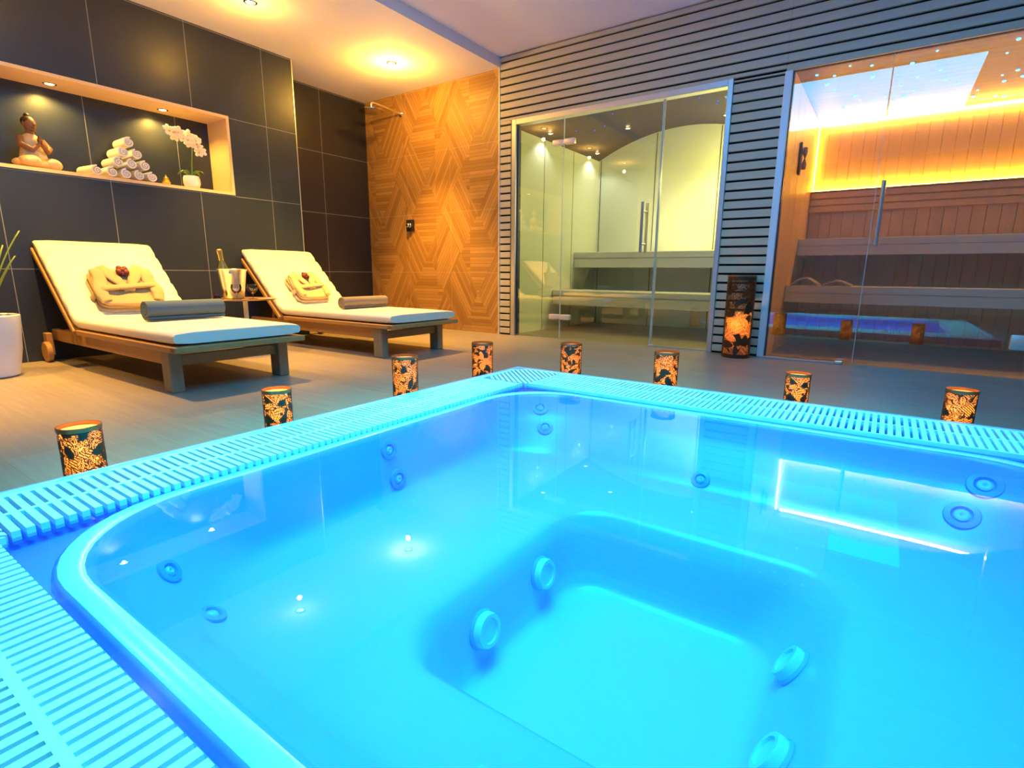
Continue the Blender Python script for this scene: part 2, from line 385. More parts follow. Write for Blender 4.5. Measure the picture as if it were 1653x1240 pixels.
MB().box(-1.588, -1.582, gy0-.001, gy1+.012, 0.012, gt-.05).build('pane_edge', GLASS_EDGE, w_, smooth=0)
MB().box(-1.582, g1-FWd*.8, gy0-.006, gy1+.004, 0.0, 0.012).build('channel', ALU, w_, smooth=0)
d = pane('door_1', -2.466, -1.592, 0.016, gt-.05, GLASS)
MB().box(-1.598, -1.592, gy0-.001, gy1, 0.016, gt-.05).build('pane_edge', GLASS_EDGE, d, smooth=0)
for z in (1.73, 0.205):
    h = MB(); h.bbox(-2.585, -2.480, YB-.014, YB+.03, z-.024, z+.024, .008, 2); h.bbox(-2.465, -2.365, YB-.014, YB+.03, z-.024, z+.024, .008, 2); h.bbox(-2.484, -2.461, YB-.010, YB+.026, z-.018, z+.018, .004, 1)
    h.build('hinge', CLAMP, d)
def bar_handle(x, z0, z1, parent, both=True):
    h = MB(); n = []
    for dy in ((-.05, .06) if both else (-.05,)):
        h.tube([(x, YB+dy, z0), (x, YB+dy, z1)], .0125, 14)
    for z in (z0+.07, z1-.07): h.tube([(x, YB-.05, z), (x, YB+.06, z)], .008, 10)
    h.build('handle', STEEL, parent)
bar_handle(-1.70, 0.775, 1.175, d)
MB().bbox(-1.60, -1.56, YB-.01, YB+.02, 0.0, 0.02, .003, 1).build('floor_pivot', CLAMP, d)
# steam lamps, stars
def downlight(name, x, y, z, r, label, group, em=BULB, ring=CHROME):
    o = empty(name, (x, y, z), label, 'ceiling light', group=group)
    MB().lathe([(r, 0.002), (r*1.02, -.004), (r*.72, -.007), (r*.66, -.002), (r*.66, 0.002)], 24, cap=False).build('trim_ring', ring, o)
    MB().lathe([(0.0001, -.004), (r*.45, -.0065), (r*.66, -.003), (r*.66, .001)], 20).build('bulb', em, o)
    return o
slab = ['small round spotlight above the steam room left wall, nearer the glass', 'small round spotlight in the far left corner of the steam room', 'round spotlight in the middle of the brown vaulted steam room ceiling', 'small spotlight in the steam room ceiling beside the right frame post']
for (x, y), lb in zip([(-2.93, 4.87), (-2.93, 5.93), (-2.47, 5.70), (-1.46, 5.68)], slab):
    z = vz(x)-.012; downlight('spotlight', x, y, z, 0.03, lb, 'steam room spotlights')
    lamp('SPOT', 'steam_spot_beam', (x, y, z-.015), 6 if x < -2 else 40, (1, 0.88, 0.6) if x < -2 else (1, 0.80, 0.32), 0.01, angle=120)
lamp('POINT', 'steam_glow_fill', (-1.25, 5.80, 1.55), 34, (1, 0.74, 0.13), 0.06)  # bare point light added for the yellow glow on the back wall
lamp('AREA', 'steam_upward_area', (-2.0, 5.60, 0.95), 5, (1.0, 0.82, 0.25), 0.3, rot=(radians(150), 0, 0)).data.shape = 'SQUARE'  # area light without a fixture above the upper bench, aimed up and back
def dot(name, x, y, z, r, m, label, group):
    o = MB().ball((0, 0, 0), r, (1, 1, 0.6), 10, 6).build(name, m); o.location = (x, y, z); return tag(o, label, 'star light', group)
for x, y in [(-2.56, 4.98), (-2.42, 5.2), (-2.60, 5.4), (-1.57, 5.15), (-1.42, 5.2), (-1.46, 5.32), (-2.25, 5.0), (-2.80, 5.16), (-2.70, 5.38)]:
    dot('star_light', x, y, vz(x)-.004, 0.0065, STARB, 'tiny deep blue star light in the brown steam room ceiling', 'blue star lights of the steam room')

# ------------------------------------------------------------ sauna
SAUW = wood('sauna_board', (0.72, 0.48, 0.24), (0.62, 0.39, 0.17), (8, 8, 0.7), 6, 0.5, 0.08)
SAUD = wood('sauna_dark_board', (0.11, 0.085, 0.06), (0.085, 0.065, 0.045), (0.6, 8, 8), 6, 0.5, 0.08)
SAUB = wood('sauna_bench_wood', (0.70, 0.62, 0.50), (0.60, 0.52, 0.42), (0.6, 8, 8), 6, 0.5, 0.08)
SAZ = 1.975; SBY = 5.95; SLX = -0.69
def boards(m_, axis, a0, a1, c, z0, z1, wd, sgn):
    k = a0
    while k < a1-1e-4:
        e = min(k+wd, a1)
        if axis == 'x': m_.bbox(k+.0012, e-.0012, c, c+.02, z0, z1, .002, 1)
        else: m_.bbox(c-.02, c, k+.0012, e-.0012, z0, z1, .002, 1)
        k = e
sb = MB(); boards(sb, 'x', SLX, 2.3, SBY, 0.0, SAZ, 0.092, 1); sb.box(SLX, 2.3, SBY+.019, SBY+.03, 0, SAZ); sb.build('wall_sauna_back', SAUW, kind='structure', smooth=0)
sw = MB(); boards(sw, 'y', YB+.04, SBY, SLX, 0.0, SAZ, 0.3, 1); sw.box(SLX-.03, SLX-.018, YB+.04, SBY, 0, SAZ); sw.build('wall_sauna_left', SAUW, kind='structure', smooth=0)
MB().box(2.3, 2.32, YB+.04, SBY, 0, SAZ).build('wall_sauna_right', SAUW, kind='structure', smooth=0)
sc = MB()
k = YB+.03
while k < SBY: sc.box(SLX, 2.3, k+.001, k+.089, SAZ, SAZ+.02); k += .09
sc.box(SLX-.03, 2.32, YB+.03, SBY+.03, SAZ+.021, SAZ+.03)
sc.build('ceiling_sauna', SAUD, kind='structure', smooth=0)
bench('sauna_bench', SLX+.001, 2.299, 5.42, SBY-.03, 0.775, 0.915, SAUB, 'upper slatted sauna bench along the back wall', 6)
bench('sauna_bench', SLX+.001, 2.299, 4.96, 5.40, 0.385, 0.52, SAUB, 'lower slatted sauna bench carrying the wooden headrests', 5)
# sloping backrest with led ledge
br = empty('slatted_rail_panel', (0.8, SBY-.04, 1.17), 'slatted wooden backrest under the glowing strip in the sauna', 'wall panel')
b_ = MB()
for i in range(3): b_.bbox(-1.489, 1.498, -.03, -.008, .01+i*.06, .062+i*.06, .004, 1)
b_.build('slat_panel', SAUW, br)
MB().bbox(-1.489, 1.498, -.042, .035, .188, .198, .003, 1).build('ledge', SAUW, br)
MB().box(-1.485, 1.49, .005, .016, .198, .206).build('light_strip', LED, br, smooth=0)
cv = empty('cove_light', (0.8, SBY-.05, 1.93), 'warm glowing light cove framing the sauna back wall', 'light strip')
MB().box(-1.44, 1.49, .022, .034, .004, .022).build('light_strip', LEDC, cv, smooth=0)
MB().box(-1.484, -1.476, .02, .03, -.555, .02).build('light_strip', LEDS, cv, smooth=0)
# sand timer on the side wall
tm = empty('sand_timer', (SLX, 4.95, 1.50), 'slim dark sand timer mounted on the sauna left wall', 'timer')
MB().bbox(0.0, .022, -.035, .035, -.12, .12, .01, 3).build('back_plate', mat('timer_wood', (.05, .03, .02), .4), tm)
MB().lathe([(.001, -.085), (.016, -.08), (.018, -.04), (.004, 0), (.018, .04), (.016, .08), (.001, .085)], 16, mat=T(.04, 0, 0)).build('glass_bulb', mat('sand', (.25, .2, .15), .3), tm)
# headrests
HR = wood('headrest_wood', (0.62, 0.52, 0.38), (0.5, 0.42, 0.3), (8, 1, 8), 6)
for i, (x, y) in enumerate([(-.56, 5.16), (-.33, 5.16)]):
    o = empty('headrest', (x, y, 0.52), ['curved wooden headrest against the sauna left wall', 'curved wooden headrest lying further from the sauna wall, lower one'][i], 'headrest', group='sauna headrests')
    s = MB(); nn = 14
    for k in range(7):
        yy = -.13+k*.038; pts = []
        for q in range(nn+1):
            u = q/nn; pts.append((-.10+.2*u, yy, .012+(.055 if i == 0 else .035)*sin(pi*u)**1.2 * (1.2-u*.4)))
        for p, q2 in zip(pts, pts[1:]):
            s.add([(p[0], yy, p[2]), (q2[0], yy, q2[2]), (q2[0], yy+.028, q2[2]), (p[0], yy+.028, p[2]), (p[0], yy, p[2]-.012), (q2[0], yy, q2[2]-.012), (q2[0], yy+.028, q2[2]-.012), (p[0], yy+.028, p[2]-.012)],
                  [(0,1,2,3), (7,6,5,4), (0,4,5,1), (3,2,6,7), (0,3,7,4), (1,5,6,2)])
    s.build('slats', HR, o)
# sauna glazing
pm = MB(); pm.bbox(SA[0]-.006, SA[0]+.042, YB-.03, YB+.06, 0, SA[2]+.0, .003, 1); pm.box(SA[0]+.042, SA[0]+.049, YB-.006, YB+.05, 0, SA[2], 1)
pm.build('trim_6', [ALU2, DARKSEAL], kind='structure', smooth=20)
w_ = pane('window_3', SA[0]+.049, -0.135, 0.006, SA[2]-.004, GLASS_SAUNA)
MB().box(-.1352, -.1315, gy0-.001, gy0+.008, 0.01, SA[2]-.004).build('pane_edge', GLASS_EDGE, w_, smooth=0)
rail = MB(); rail.bbox(SA[0]+.045, -.235, YB-.075, YB-.045, .0, .014, .003, 1); rail.bbox(-.235, -.185, YB-.085, YB-.035, .0, .024, .008, 2)
rail.build('floor_channel', ALU, w_)
d2 = pane('door_2', -0.127, 0.74, 0.012, SA[2]-.004, GLASS_SAUNA)
bar_handle(-0.095, 0.80, 1.20, d2)
h = MB(); h.bbox(.655, .80, YB-.014, YB+.03, .17, .26, .008, 2); h.build('hinge', CLAMP, d2)
h = MB(); h.bbox(.72, .80, YB-.014, YB+.03, 1.72, 1.81, .008, 2); h.build('hinge', CLAMP, d2)
w_ = pane('window_4', 0.748, 2.3, 0.006, SA[2]-.004, GLASS_SAUNA)
for j, (x, y) in enumerate([(-0.58, 4.55), (-0.38, 4.48), (-0.26, 4.55), (-0.04, 4.65), (0.08, 4.49), (0.12, 4.9), (0.17, 5.14), (0.24, 5.3), (-0.48, 4.63), (-0.54, 4.8), (-0.5, 4.96), (-0.26, 4.8), (-0.27, 5.42), (-0.09, 5.13), (0.0, 4.98), (-0.01, 5.3), (-0.07, 5.44), (-0.14, 5.51), (-0.19, 5.36), (-0.35, 5.35), (-0.38, 5.2), (-0.48, 5.52), (-0.52, 5.66), (0.46, 4.54), (0.44, 4.77), (0.48, 5.25), (0.51, 5.41), (0.55, 5.18), (0.6, 5.35), (0.38, 5.55), (0.37, 5.72), (0.57, 5.85), (0.51, 5.80), (0.69, 5.88), (-0.01, 5.88), (-0.15, 5.82), (-0.5, 5.86), (0.01, 5.68), (-.35, 5.84)]):
    dot('star_light', x, y, SAZ-.003, R.choice((.007, .009, .0115)), STAR, 'tiny pale blue star light in the sauna ceiling', 'star lights of the sauna ceiling')

# ------------------------------------------------------------ ceiling lamps
dl = ['warm round downlight in the soffit above the shower end', 'warm round downlight in the soffit above the loungers, cut by the photo top edge', 'warm round downlight in the soffit over the nearer lounger', 'warm round downlight in the soffit nearest the viewer']
for (x, y), lb in zip(SOFFIT_LAMPS, dl): downlight('downlight', x, y, SOF, 0.045, lb, 'warm soffit downlights')
for (x, y), lb in zip([(-4.75, 1.415), (-4.75, 2.10)], ['small warm spotlight in the niche top above the seated statue', 'small warm spotlight in the niche top above the white orchid']):
    downlight('niche_spotlight', x, y, NZ1-tk, 0.038, lb, 'niche spotlights')
    lamp('SPOT', 'niche_beam', (x, y, NZ1-tk-.012), 30, (1, 0.58, 0.10), 0.012, angle=150, blend=0.5)
# luminous blue ceiling panel above the pool (seen mirrored in the sauna glass)
lp = empty('light_panel', (-0.62, 1.16, CEI), 'large glowing blue ceiling panel above the whirlpool, mirrored in the sauna glass', 'ceiling light')
MB().box(-1.10, 1.10, -1.0, 1.02, -.012, -.006).build('diffuser', PANEL, lp, smooth=0)
fr = MB()
for a in ((-1.12, 1.12, -1.02, -1.0), (-1.12, 1.12, 1.02, 1.04), (-1.12, -1.10, -1.0, 1.02), (1.10, 1.12, -1.0, 1.02)): fr.box(*a, -.02, 0)
fr.build('frame', PAINT, lp, smooth=0)

# ------------------------------------------------------------ whirlpool
wp = empty('whirlpool', ((px0+px1)/2, (py0+py1)/2, 0), 'large square blue-lit whirlpool with slotted overflow rim', 'hot tub')
OX, OY = wp.location.x, wp.location.y
def L(x, y): return x-OX, y-OY
RZ = 0.07; LIPW = 0.034; GW = 0.30
rim = MB()
def ring(x0, x1, y0, y1, w_, z0, z1):
    for a in ((x0, x1, y0, y0+w_), (x0, x1, y1-w_, y1), (x0, x0+w_, y0+w_, y1-w_), (x1-w_, x1, y0+w_, y1-w_)):
        rim.box(a[0]-OX, a[1]-OX, a[2]-OY, a[3]-OY, z0, z1)
def rr(x0, x1, y0, y1, r, z, n=10):
    pts = []
    for cx, cy, a0 in ((x1-r, y1-r, 0), (x0+r, y1-r, 90), (x0+r, y0+r, 180), (x1-r, y0+r, 270)):
        for k in range(n+1):
            a = radians(a0+90*k/n); pts.append((cx+r*cos(a)-OX, cy+r*sin(a)-OY, z))
    out = []
    # straight sides get extra points so shading stays even
    m = len(pts)
    for i, p in enumerate(pts):
        out.append(p)
        if (i+1) % (n+1) == 0:
            q = pts[(i+1) % m]
            for s_ in range(1, 8): out.append(tuple(p[j]+(q[j]-p[j])*s_/8 for j in range(3)))
    return out
def loft(mb, rings, cap=False):
    n = len(rings[0]); base = len(mb.v)
    vs = [p for r_ in rings for p in r_]; fs = []
    for i in range(len(rings)-1):
        for k in range(n): fs.append((i*n+k, i*n+(k+1) % n, (i+1)*n+(k+1) % n, (i+1)*n+k))
    if cap: fs.append(tuple((len(rings)-1)*n+k for k in range(n)))
    mb.add(vs, fs)
def off(r_, d, z, rad=None):
    return (r_[0]+d, r_[1]-d, r_[2]+d, r_[3]-d, z)
P4 = (px0, px1, py0, py1)
rg = []
for d_, z, r in ((0, -.02, .012), (0, RZ-.012, .012), (.003, RZ-.004, .012), (.010, RZ, .010), (LIPW-.006, RZ, .008), (LIPW, RZ-.005, .006), (LIPW, -.03, .006)):
    rg.append(rr(px0+d_, px1-d_, py0+d_, py1-d_, r, z, 4))
loft(rim, rg); rim.build('rim', ACRYLIC, wp, smooth=40)
GI = (-1.418, 0.585, 0.215, 2.155)      # inner edge of the gratings
b = MB(); lip = (-1.425, 0.592, 0.232, 2.145)
def R_(d_, z, r): return rr(lip[0]+d_, lip[1]-d_, lip[2]+d_, lip[3]-d_, r, z)
rings = [rr(px0+LIPW, px1-LIPW, py0+LIPW, py1-LIPW, .006, -.03), rr(-1.470, .640, .165, 2.20, .01, -.03), rr(-1.462, .632, .173, 2.19, .01, -.026),
         rr(-1.458, .628, .178, 2.185, .012, .020), rr(-1.452, .622, .184, 2.18, .015, .028),
         R_(0, .0285, .30), R_(.003, .048, .30), R_(.010, .0555, .30), R_(.040, .0560, .29), R_(.052, .0535, .285), R_(.060, .040, .28), R_(.066, 0, .28)]
W0 = (-1.352, .52, .304, 2.070); F0 = (-1.330, .46, .44, 1.935)
for i in range(1, 6):
    s_ = i/5; rings.append(rr(*[W0[j]+(F0[j]-W0[j])*s_ for j in range(4)], .30, -.01-.135*s_))
rings += [rr(-1.315, .445, .455, 1.92, .30, -.163), rr(-1.285, .415, .485, 1.89, .29, -.180), rr(-1.24, .37, .53, 1.845, .27, -.190),
          rr(-.85, .065, .64, 1.61, .17, -.195), rr(-.822, .032, .672, 1.582, .15, -.199), rr(-.802, .010, .695, 1.562, .14, -.215)]
for i in range(1, 5):
    s_ = i/4; rings.append(rr(-.798+.035*s_, .004-.125*s_, .700+.075*s_, 1.556-.05*s_, .14-.02*s_, -.222-.20*s_))
rings += [rr(-.75, -.14, .79, 1.495, .11, -.437), rr(-.72, -.17, .82, 1.465, .10, -.443)]
loft(b, rings, cap=True); basin = b.build('basin', ACRYLIC, wp, smooth=75)
# gratings
def grating(side):
    g = MB(); z0, z1 = RZ-.022, RZ
    # local frame: u along the side, v from outside to inside
    if side in ('left', 'right'): u0, u1 = py0+LIPW+.004, py1-LIPW-.004
    else: u0, u1 = px0+LIPW+.004, px1-LIPW-.004
    v0 = 0; vi = {'left': GI[0]-(px0+LIPW), 'right': (px1-LIPW)-GI[1], 'near': GI[2]-(py0+LIPW), 'far': (py1-LIPW)-GI[3]}[side]
    def bx_(ua, ub, va, vb, za=z0, zb=z1):
        if side == 'left': g.box(px0+LIPW+va-OX, px0+LIPW+vb-OX, ua-OY, ub-OY, za, zb)
        elif side == 'right': g.box(px1-LIPW-vb-OX, px1-LIPW-va-OX, ua-OY, ub-OY, za, zb)
        elif side == 'near': g.box(ua-OX, ub-OX, py0+LIPW+va-OY, py0+LIPW+vb-OY, za, zb)
        else: g.box(ua-OX, ub-OX, py1-LIPW-vb-OY, py1-LIPW-va-OY, za, zb)
    VI = {'left': GI[0]-(px0+LIPW), 'right': (px1-LIPW)-GI[1], 'near': GI[2]-(py0+LIPW), 'far': (py1-LIPW)-GI[3]}
    sA, sB = ('near', 'far') if side in ('left', 'right') else ('left', 'right')
    a = u0+VI[sA]+.016; e_ = u1-VI[sB]-.016
    bx_(a, e_, .004, .024); sp = vi*{'left': .55, 'near': .566}.get(side, .5); bx_(a, e_, sp-.0065, sp+.0065)
    ve = vi-.001
    if side == 'far': bx_(a, e_, vi-.010, vi-.001); ve = vi-.010
    k = a+.006; pitch_ = .0239
    wbar = .0148
    while k < e_-.006:
        bx_(k, min(k+wbar, e_), .024, sp-.0065); bx_(k, min(k+wbar, e_), sp+.0065, ve); k += pitch_
    return g.build('grating', GRATE, wp, smooth=0)
for s_ in ('left', 'far', 'near', 'right'): grating(s_)
def corner(cx, cy, sx, sy, vx, vy):
    # mitred corner piece: diagonal bars fanned between the two gratings
    g = MB(); z0, z1 = RZ-.022, RZ; n_ = 9; gap = .0239
    ex, ey = vx+.018, vy+.018
    # solid outer L and diagonal bars, clipped to the rectangle ex by ey
    def P(u, v, z): return (cx+sx*u-OX, cy+sy*v-OY, z)
    def poly(pts):
        n0 = len(pts); g.add([P(u, v, z0) for u, v in pts]+[P(u, v, z1) for u, v in pts], [tuple(range(n0))[::-1], tuple(range(n0, 2*n0))]+[(i, (i+1) % n0, n0+(i+1) % n0, n0+i) for i in range(n0)])
    cu = .075
    poly([(ex, .004), (ex, .024), (cu+.01, .024), (.024, cu+.01), (.024, ey), (.004, ey), (.004, cu), (cu, .004)])
    for i in range(-8, 9):
        o_ = i*gap*1.42; hw = .0068*1.42
        # band |v-u-o|<hw clipped by polygon: start on chamfer u+v=cu+.02, end at u=ex or v=ey
        def seg(o2):
            s0 = cu+.03; u = (s0-o2)/2; v = (s0+o2)/2
            if u < .02: u = .02; v = u+o2
            if v < .02: v = .02; u = v-o2
            t = min(ex-u, ey-v); return (u, v), (u+t, v+t)
        a, b2 = seg(o_-hw), seg(o_+hw)
        if a[1][0]-a[0][0] < .006 or b2[1][0]-b2[0][0] < .006: continue
        poly([a[0], a[1], b2[1], b2[0]])
    return g.build('grating_corner', GRATE, wp, smooth=0)
vl, vr, vn, vf = GI[0]-(px0+LIPW), (px1-LIPW)-GI[1], GI[2]-(py0+LIPW), (py1-LIPW)-GI[3]
corner(px0+LIPW, py1-LIPW, 1, -1, vl, vf); corner(px0+LIPW, py0+LIPW, 1, 1, vl, vn); corner(px1-LIPW, py1-LIPW, -1, -1, vr, vf); corner(px1-LIPW, py0+LIPW, -1, 1, vr, vn)
# jets: found on the basin surface by a ray through the photograph's pixel
from mathutils.bvhtree import BVHTree
bm = bmesh.new(); bm.from_mesh(basin.data); bvh = BVHTree.FromBMesh(bm)
def hit(o_, d_):
    p, nrm, _, _ = bvh.ray_cast(Vector(o_)-Vector((OX, OY, 0)), Vector(d_)); 
    if p is not None and nrm.dot(Vector(d_)) > 0: nrm = -nrm
    return p, nrm
def place_jet(p, nrm, r, big=False):
    if p is None: return
    q = nrm.to_track_quat('Z', 'Y').to_matrix().to_4x4(); m_ = Matrix.Translation(p) @ q
    if big:
        o = MB().lathe([(r*1.0, -.02), (r*1.0, .022), (r*.93, .030), (r*.70, .030), (r*.66, .024), (r*.0+.0001, .022)], 36).build('jet', JETC, wp, smooth=35)
        c_ = MB().lathe([(r*1.08, -.01), (r*1.12, .004), (r*1.0, .010), (r*.99, -.01)], 36).build('collar', JETM, o, smooth=35)
    else:
        o = MB().lathe([(r, -.01), (r, .003), (r*.94, .008), (r*.60, .010), (r*.50, .002), (r*.3, -.002), (.0001, -.002)], 32).build('jet', JETM, wp, smooth=35)
        c_ = MB().lathe([(r*.44, -.002), (r*.42, .006), (r*.2, .010), (.0001, .004)], 24).build('nozzle', JETC, o, smooth=60)
    o.matrix_local = m_
def horiz(x, y, z, dx, dy, r, big=False):
    p, nrm = hit((x, y, z), (dx, dy, 0)); place_jet(p, nrm, r, big)
cam_o = Vector((0, 0, .6))
for u, v, r in ((627,727,.034),(642,773,.036),(872,660,.036),(880,691,.036),(272,924,.030),(343,994,.030),(1131,775,.034),(1553,833,.046),(1590,785,.046)):
    dd = r2*((u-826.5)/F_PX) - u2*((v-620)/F_PX) + fwd
    p, nrm = hit(cam_o, dd); place_jet(p, nrm, r)
for u, v in ((872,925),(778,1015),(1283,1080),(1254,1232)):
    dd = r2*((u-826.5)/F_PX) - u2*((v-620)/F_PX) + fwd
    p, nrm = hit(cam_o, dd); place_jet(p, nrm, .047, True)
bm.free()
wt = MB().quad((px0+LIPW, py0+LIPW, .055), (px1-LIPW, py0+LIPW, .055), (px1-LIPW, py1-LIPW, .055), (px0+LIPW, py1-LIPW, .055)).build('water', WATER, smooth=0)
tag(wt, 'still clear blue water filling the square whirlpool', 'water'); wt['kind'] = 'stuff'

# ------------------------------------------------------------ candle lanterns
LMETAL = mat('dark_bronze_metal', (0.075, 0.040, 0.022), 0.45, 0.6)
LRIM = mat('copper_rim', (0.30, 0.13, 0.05), 0.35, 0.7)
LINER = mat('amber_frosted_liner', (0.95, 0.72, 0.42), 0.6)
LB = NT(LINER); trn = LB.new('ShaderNodeBsdfTranslucent'); trn.inputs[0].default_value = (1.0, 0.74, 0.40, 1); mxs = LB.new('ShaderNodeMixShader'); mxs.inputs[0].default_value = 0.7
LB.link(LB.b.outputs[0], mxs.inputs[1]); LB.link(trn.outputs[0], mxs.inputs[2]); LB.link(mxs.outputs[0], LB.n['Material Output'].inputs[0])
WAX = mat('candle_wax', (0.95, 0.75, 0.45), 0.5)
def shell_mesh(r, h, nt, nz, seed, leaf, band=.06):
    rnd = random.Random(seed); circ = 2*pi*r; leaves = []
    nL = int(circ*h/(leaf*leaf*.16))
    for i in range(nL):
        leaves.append((rnd.uniform(0, circ), rnd.uniform(0, h), rnd.uniform(0, pi*2), leaf*rnd.uniform(.75, 1.15), rnd.random() < .36))
    def solid(u, z):
        if z > h*(1-band) or z < h*band*.8: return True
        for (cu, cz, a, ln, dark) in leaves:
            du = (u-cu+circ/2) % circ-circ/2; dz = z-cz
            if du*du+dz*dz > ln*ln: continue
            p = du*cos(a)+dz*sin(a); q = -du*sin(a)+dz*cos(a); s_ = p/ln*2
            if abs(s_) > 1: continue
            wd = ln*.24*(1-s_*s_)**.8
            if abs(q) < wd:
                if dark: return True
                if abs(q) > wd-.0017 or abs(q) < .0008: return True
                return ((p+abs(q)*1.2) % .0066) < .0019
        return ((u*.8+z) % .009) < .0040
    g = MB(); vs = []; t_ = .0012
    for j in range(nz+1):
        for i in range(nt):
            a = 2*pi*i/nt; vs.append((r*cos(a), r*sin(a), h*j/nz))
    for j in range(nz+1):
        for i in range(nt):
            a = 2*pi*i/nt; vs.append(((r-t_)*cos(a), (r-t_)*sin(a), h*j/nz))
    fs = []; Nn = (nz+1)*nt
    keep = [[solid(circ*(i+.5)/nt, h*(j+.5)/nz) for i in range(nt)] for j in range(nz)]
    for j in range(nz):
        for i in range(nt):
            if keep[j][i]:
                a, b_, c_, d_ = j*nt+i, j*nt+(i+1) % nt, (j+1)*nt+(i+1) % nt, (j+1)*nt+i
                fs += [(a, b_, c_, d_), (Nn+d_, Nn+c_, Nn+b_, Nn+a)]
    me = bpy.data.meshes.new('shell'); me.from_pydata(vs, [], fs); me.materials.append(LMETAL)
    return me
def make_lantern(r, h, seed, nt, nz, leaf, label, liner_h=None):
    o = empty('candle_lantern', (0, 0, 0), label, 'lantern', group='leaf pattern candle lanterns')
    s_ = bpy.data.objects.new('shell', shell_mesh(r, h, nt, nz, seed, leaf)); COL.objects.link(s_); s_.parent = o
    MB().lathe([(r+.0008, h-.012), (r+.0015, h-.001), (r-.0015, h), (r-.003, h-.010), (r-.003, h-.012)], 48, cap=False).build('top_ring', LRIM, o)
    MB().lathe([(r+.0008, 0.0), (r+.0012, .010), (r-.002, .011), (r-.002, 0.003), (.0005, .003), (.0005, 0)], 48).build('base', LMETAL, o)
    if liner_h:
        lr = r-.004; MB().lathe([(lr, .004), (lr, liner_h), (lr-.002, liner_h), (lr-.002, .004)], 48, cap=False).build('liner', LINER, o)
    return o
small = make_lantern(.050, .181, 3, 150, 84, .050, '', .17)
med = make_lantern(.059, .224, 11, 160, 90, .050, '', .212)
lant = [(small, -1.785, .478, .3, 'short candle lantern at the rim, nearest the potted plant and nearest lounger'),
        (small, -1.785, 1.066, 1.7, 'short candle lantern at the rim in front of the nearer lounger foot'),
        (med, -1.79, 1.712, 2.4, 'taller candle lantern at the left rim between the two loungers'),
        (med, -1.805, 2.315, 4.0, 'taller candle lantern at the left rim next to the far corner'),
        (med, -1.40, 2.60, 5.1, 'taller candle lantern on the far rim, first right of the far corner'),
        (med, -.860, 2.60, 0.4, 'taller candle lantern on the far rim in front of the steam room right pane'),
        (small, -.27, 2.605, 1.1, 'short candle lantern on the far rim before the sauna door edge'),
        (small, .287, 2.605, 2.9, 'short candle lantern on the far rim, rightmost in the photo')]
MBc = MB().lathe([(.0005, 0), (.027, 0.0), (.028, .004), (.028, .055), (.025, .060), (.010, .057), (.0005, .056)], 28)
cd0 = MBc.build('candle', WAX); tag(cd0, '', 'candle', 'candles inside the rim lanterns')
fl0 = MB().lathe([(.0004, .056), (.004, .062), (.0055, .070), (.003, .082), (.0004, .090)], 12).build('flame', FLAME, cd0)
used = set(); usedc = False
order = ['nearest the potted plant', 'second from the potted plant', 'third along the left rim', 'left of the far rim corner', 'right of the far rim corner', 'before the steam room right pane', 'before the sauna door edge', 'rightmost on the far rim']
for i, (proto, x, y, rz, lb) in enumerate(lant):
    o = proto if id(proto) not in used else copy_tree(proto)
    used.add(id(proto)); o.location = (x, y, 0); o.rotation_euler = (0, 0, rz); o['label'] = lb
    cnd = cd0 if not usedc else copy_tree(cd0); usedc = True
    cnd.location = (x, y, .004); cnd['label'] = 'small glowing candle inside the lantern '+order[i]
    lamp('POINT', 'candle_glow', (x, y, .12), 2.3 if i < 6 else 1.4, (1, .50, .10), .012)
tall = make_lantern(.098, .60, 23, 230, 260, .105, 'tall dark candle lantern standing between steam room and sauna'); tall.location = (-.872, 4.205, 0); tall['group'] = 'tall lanterns'
del tall['group']
MB().lathe([(.088, .004), (.088, .33), (.086, .33), (.086, .004)], 48, cap=False).build('liner', LINER, tall)
cnd = tag(MB().lathe([(.0005, 0), (.045, 0), (.046, .005), (.046, .255), (.042, .262), (.01, .256), (.0005, .256)], 28).build('candle', WAX), 'thick candle glowing inside the tall lantern', 'candle')
MB().lathe([(.0004, .256), (.007, .268), (.010, .285), (.006, .305), (.0004, .325)], 14).build('flame', FLAME, cnd)
cnd.location = (-.872, 4.205, .004)
lamp('POINT', 'candle_glow', (-.872, 4.205-.06, .25), 2.4, (1, .42, .08), .012)

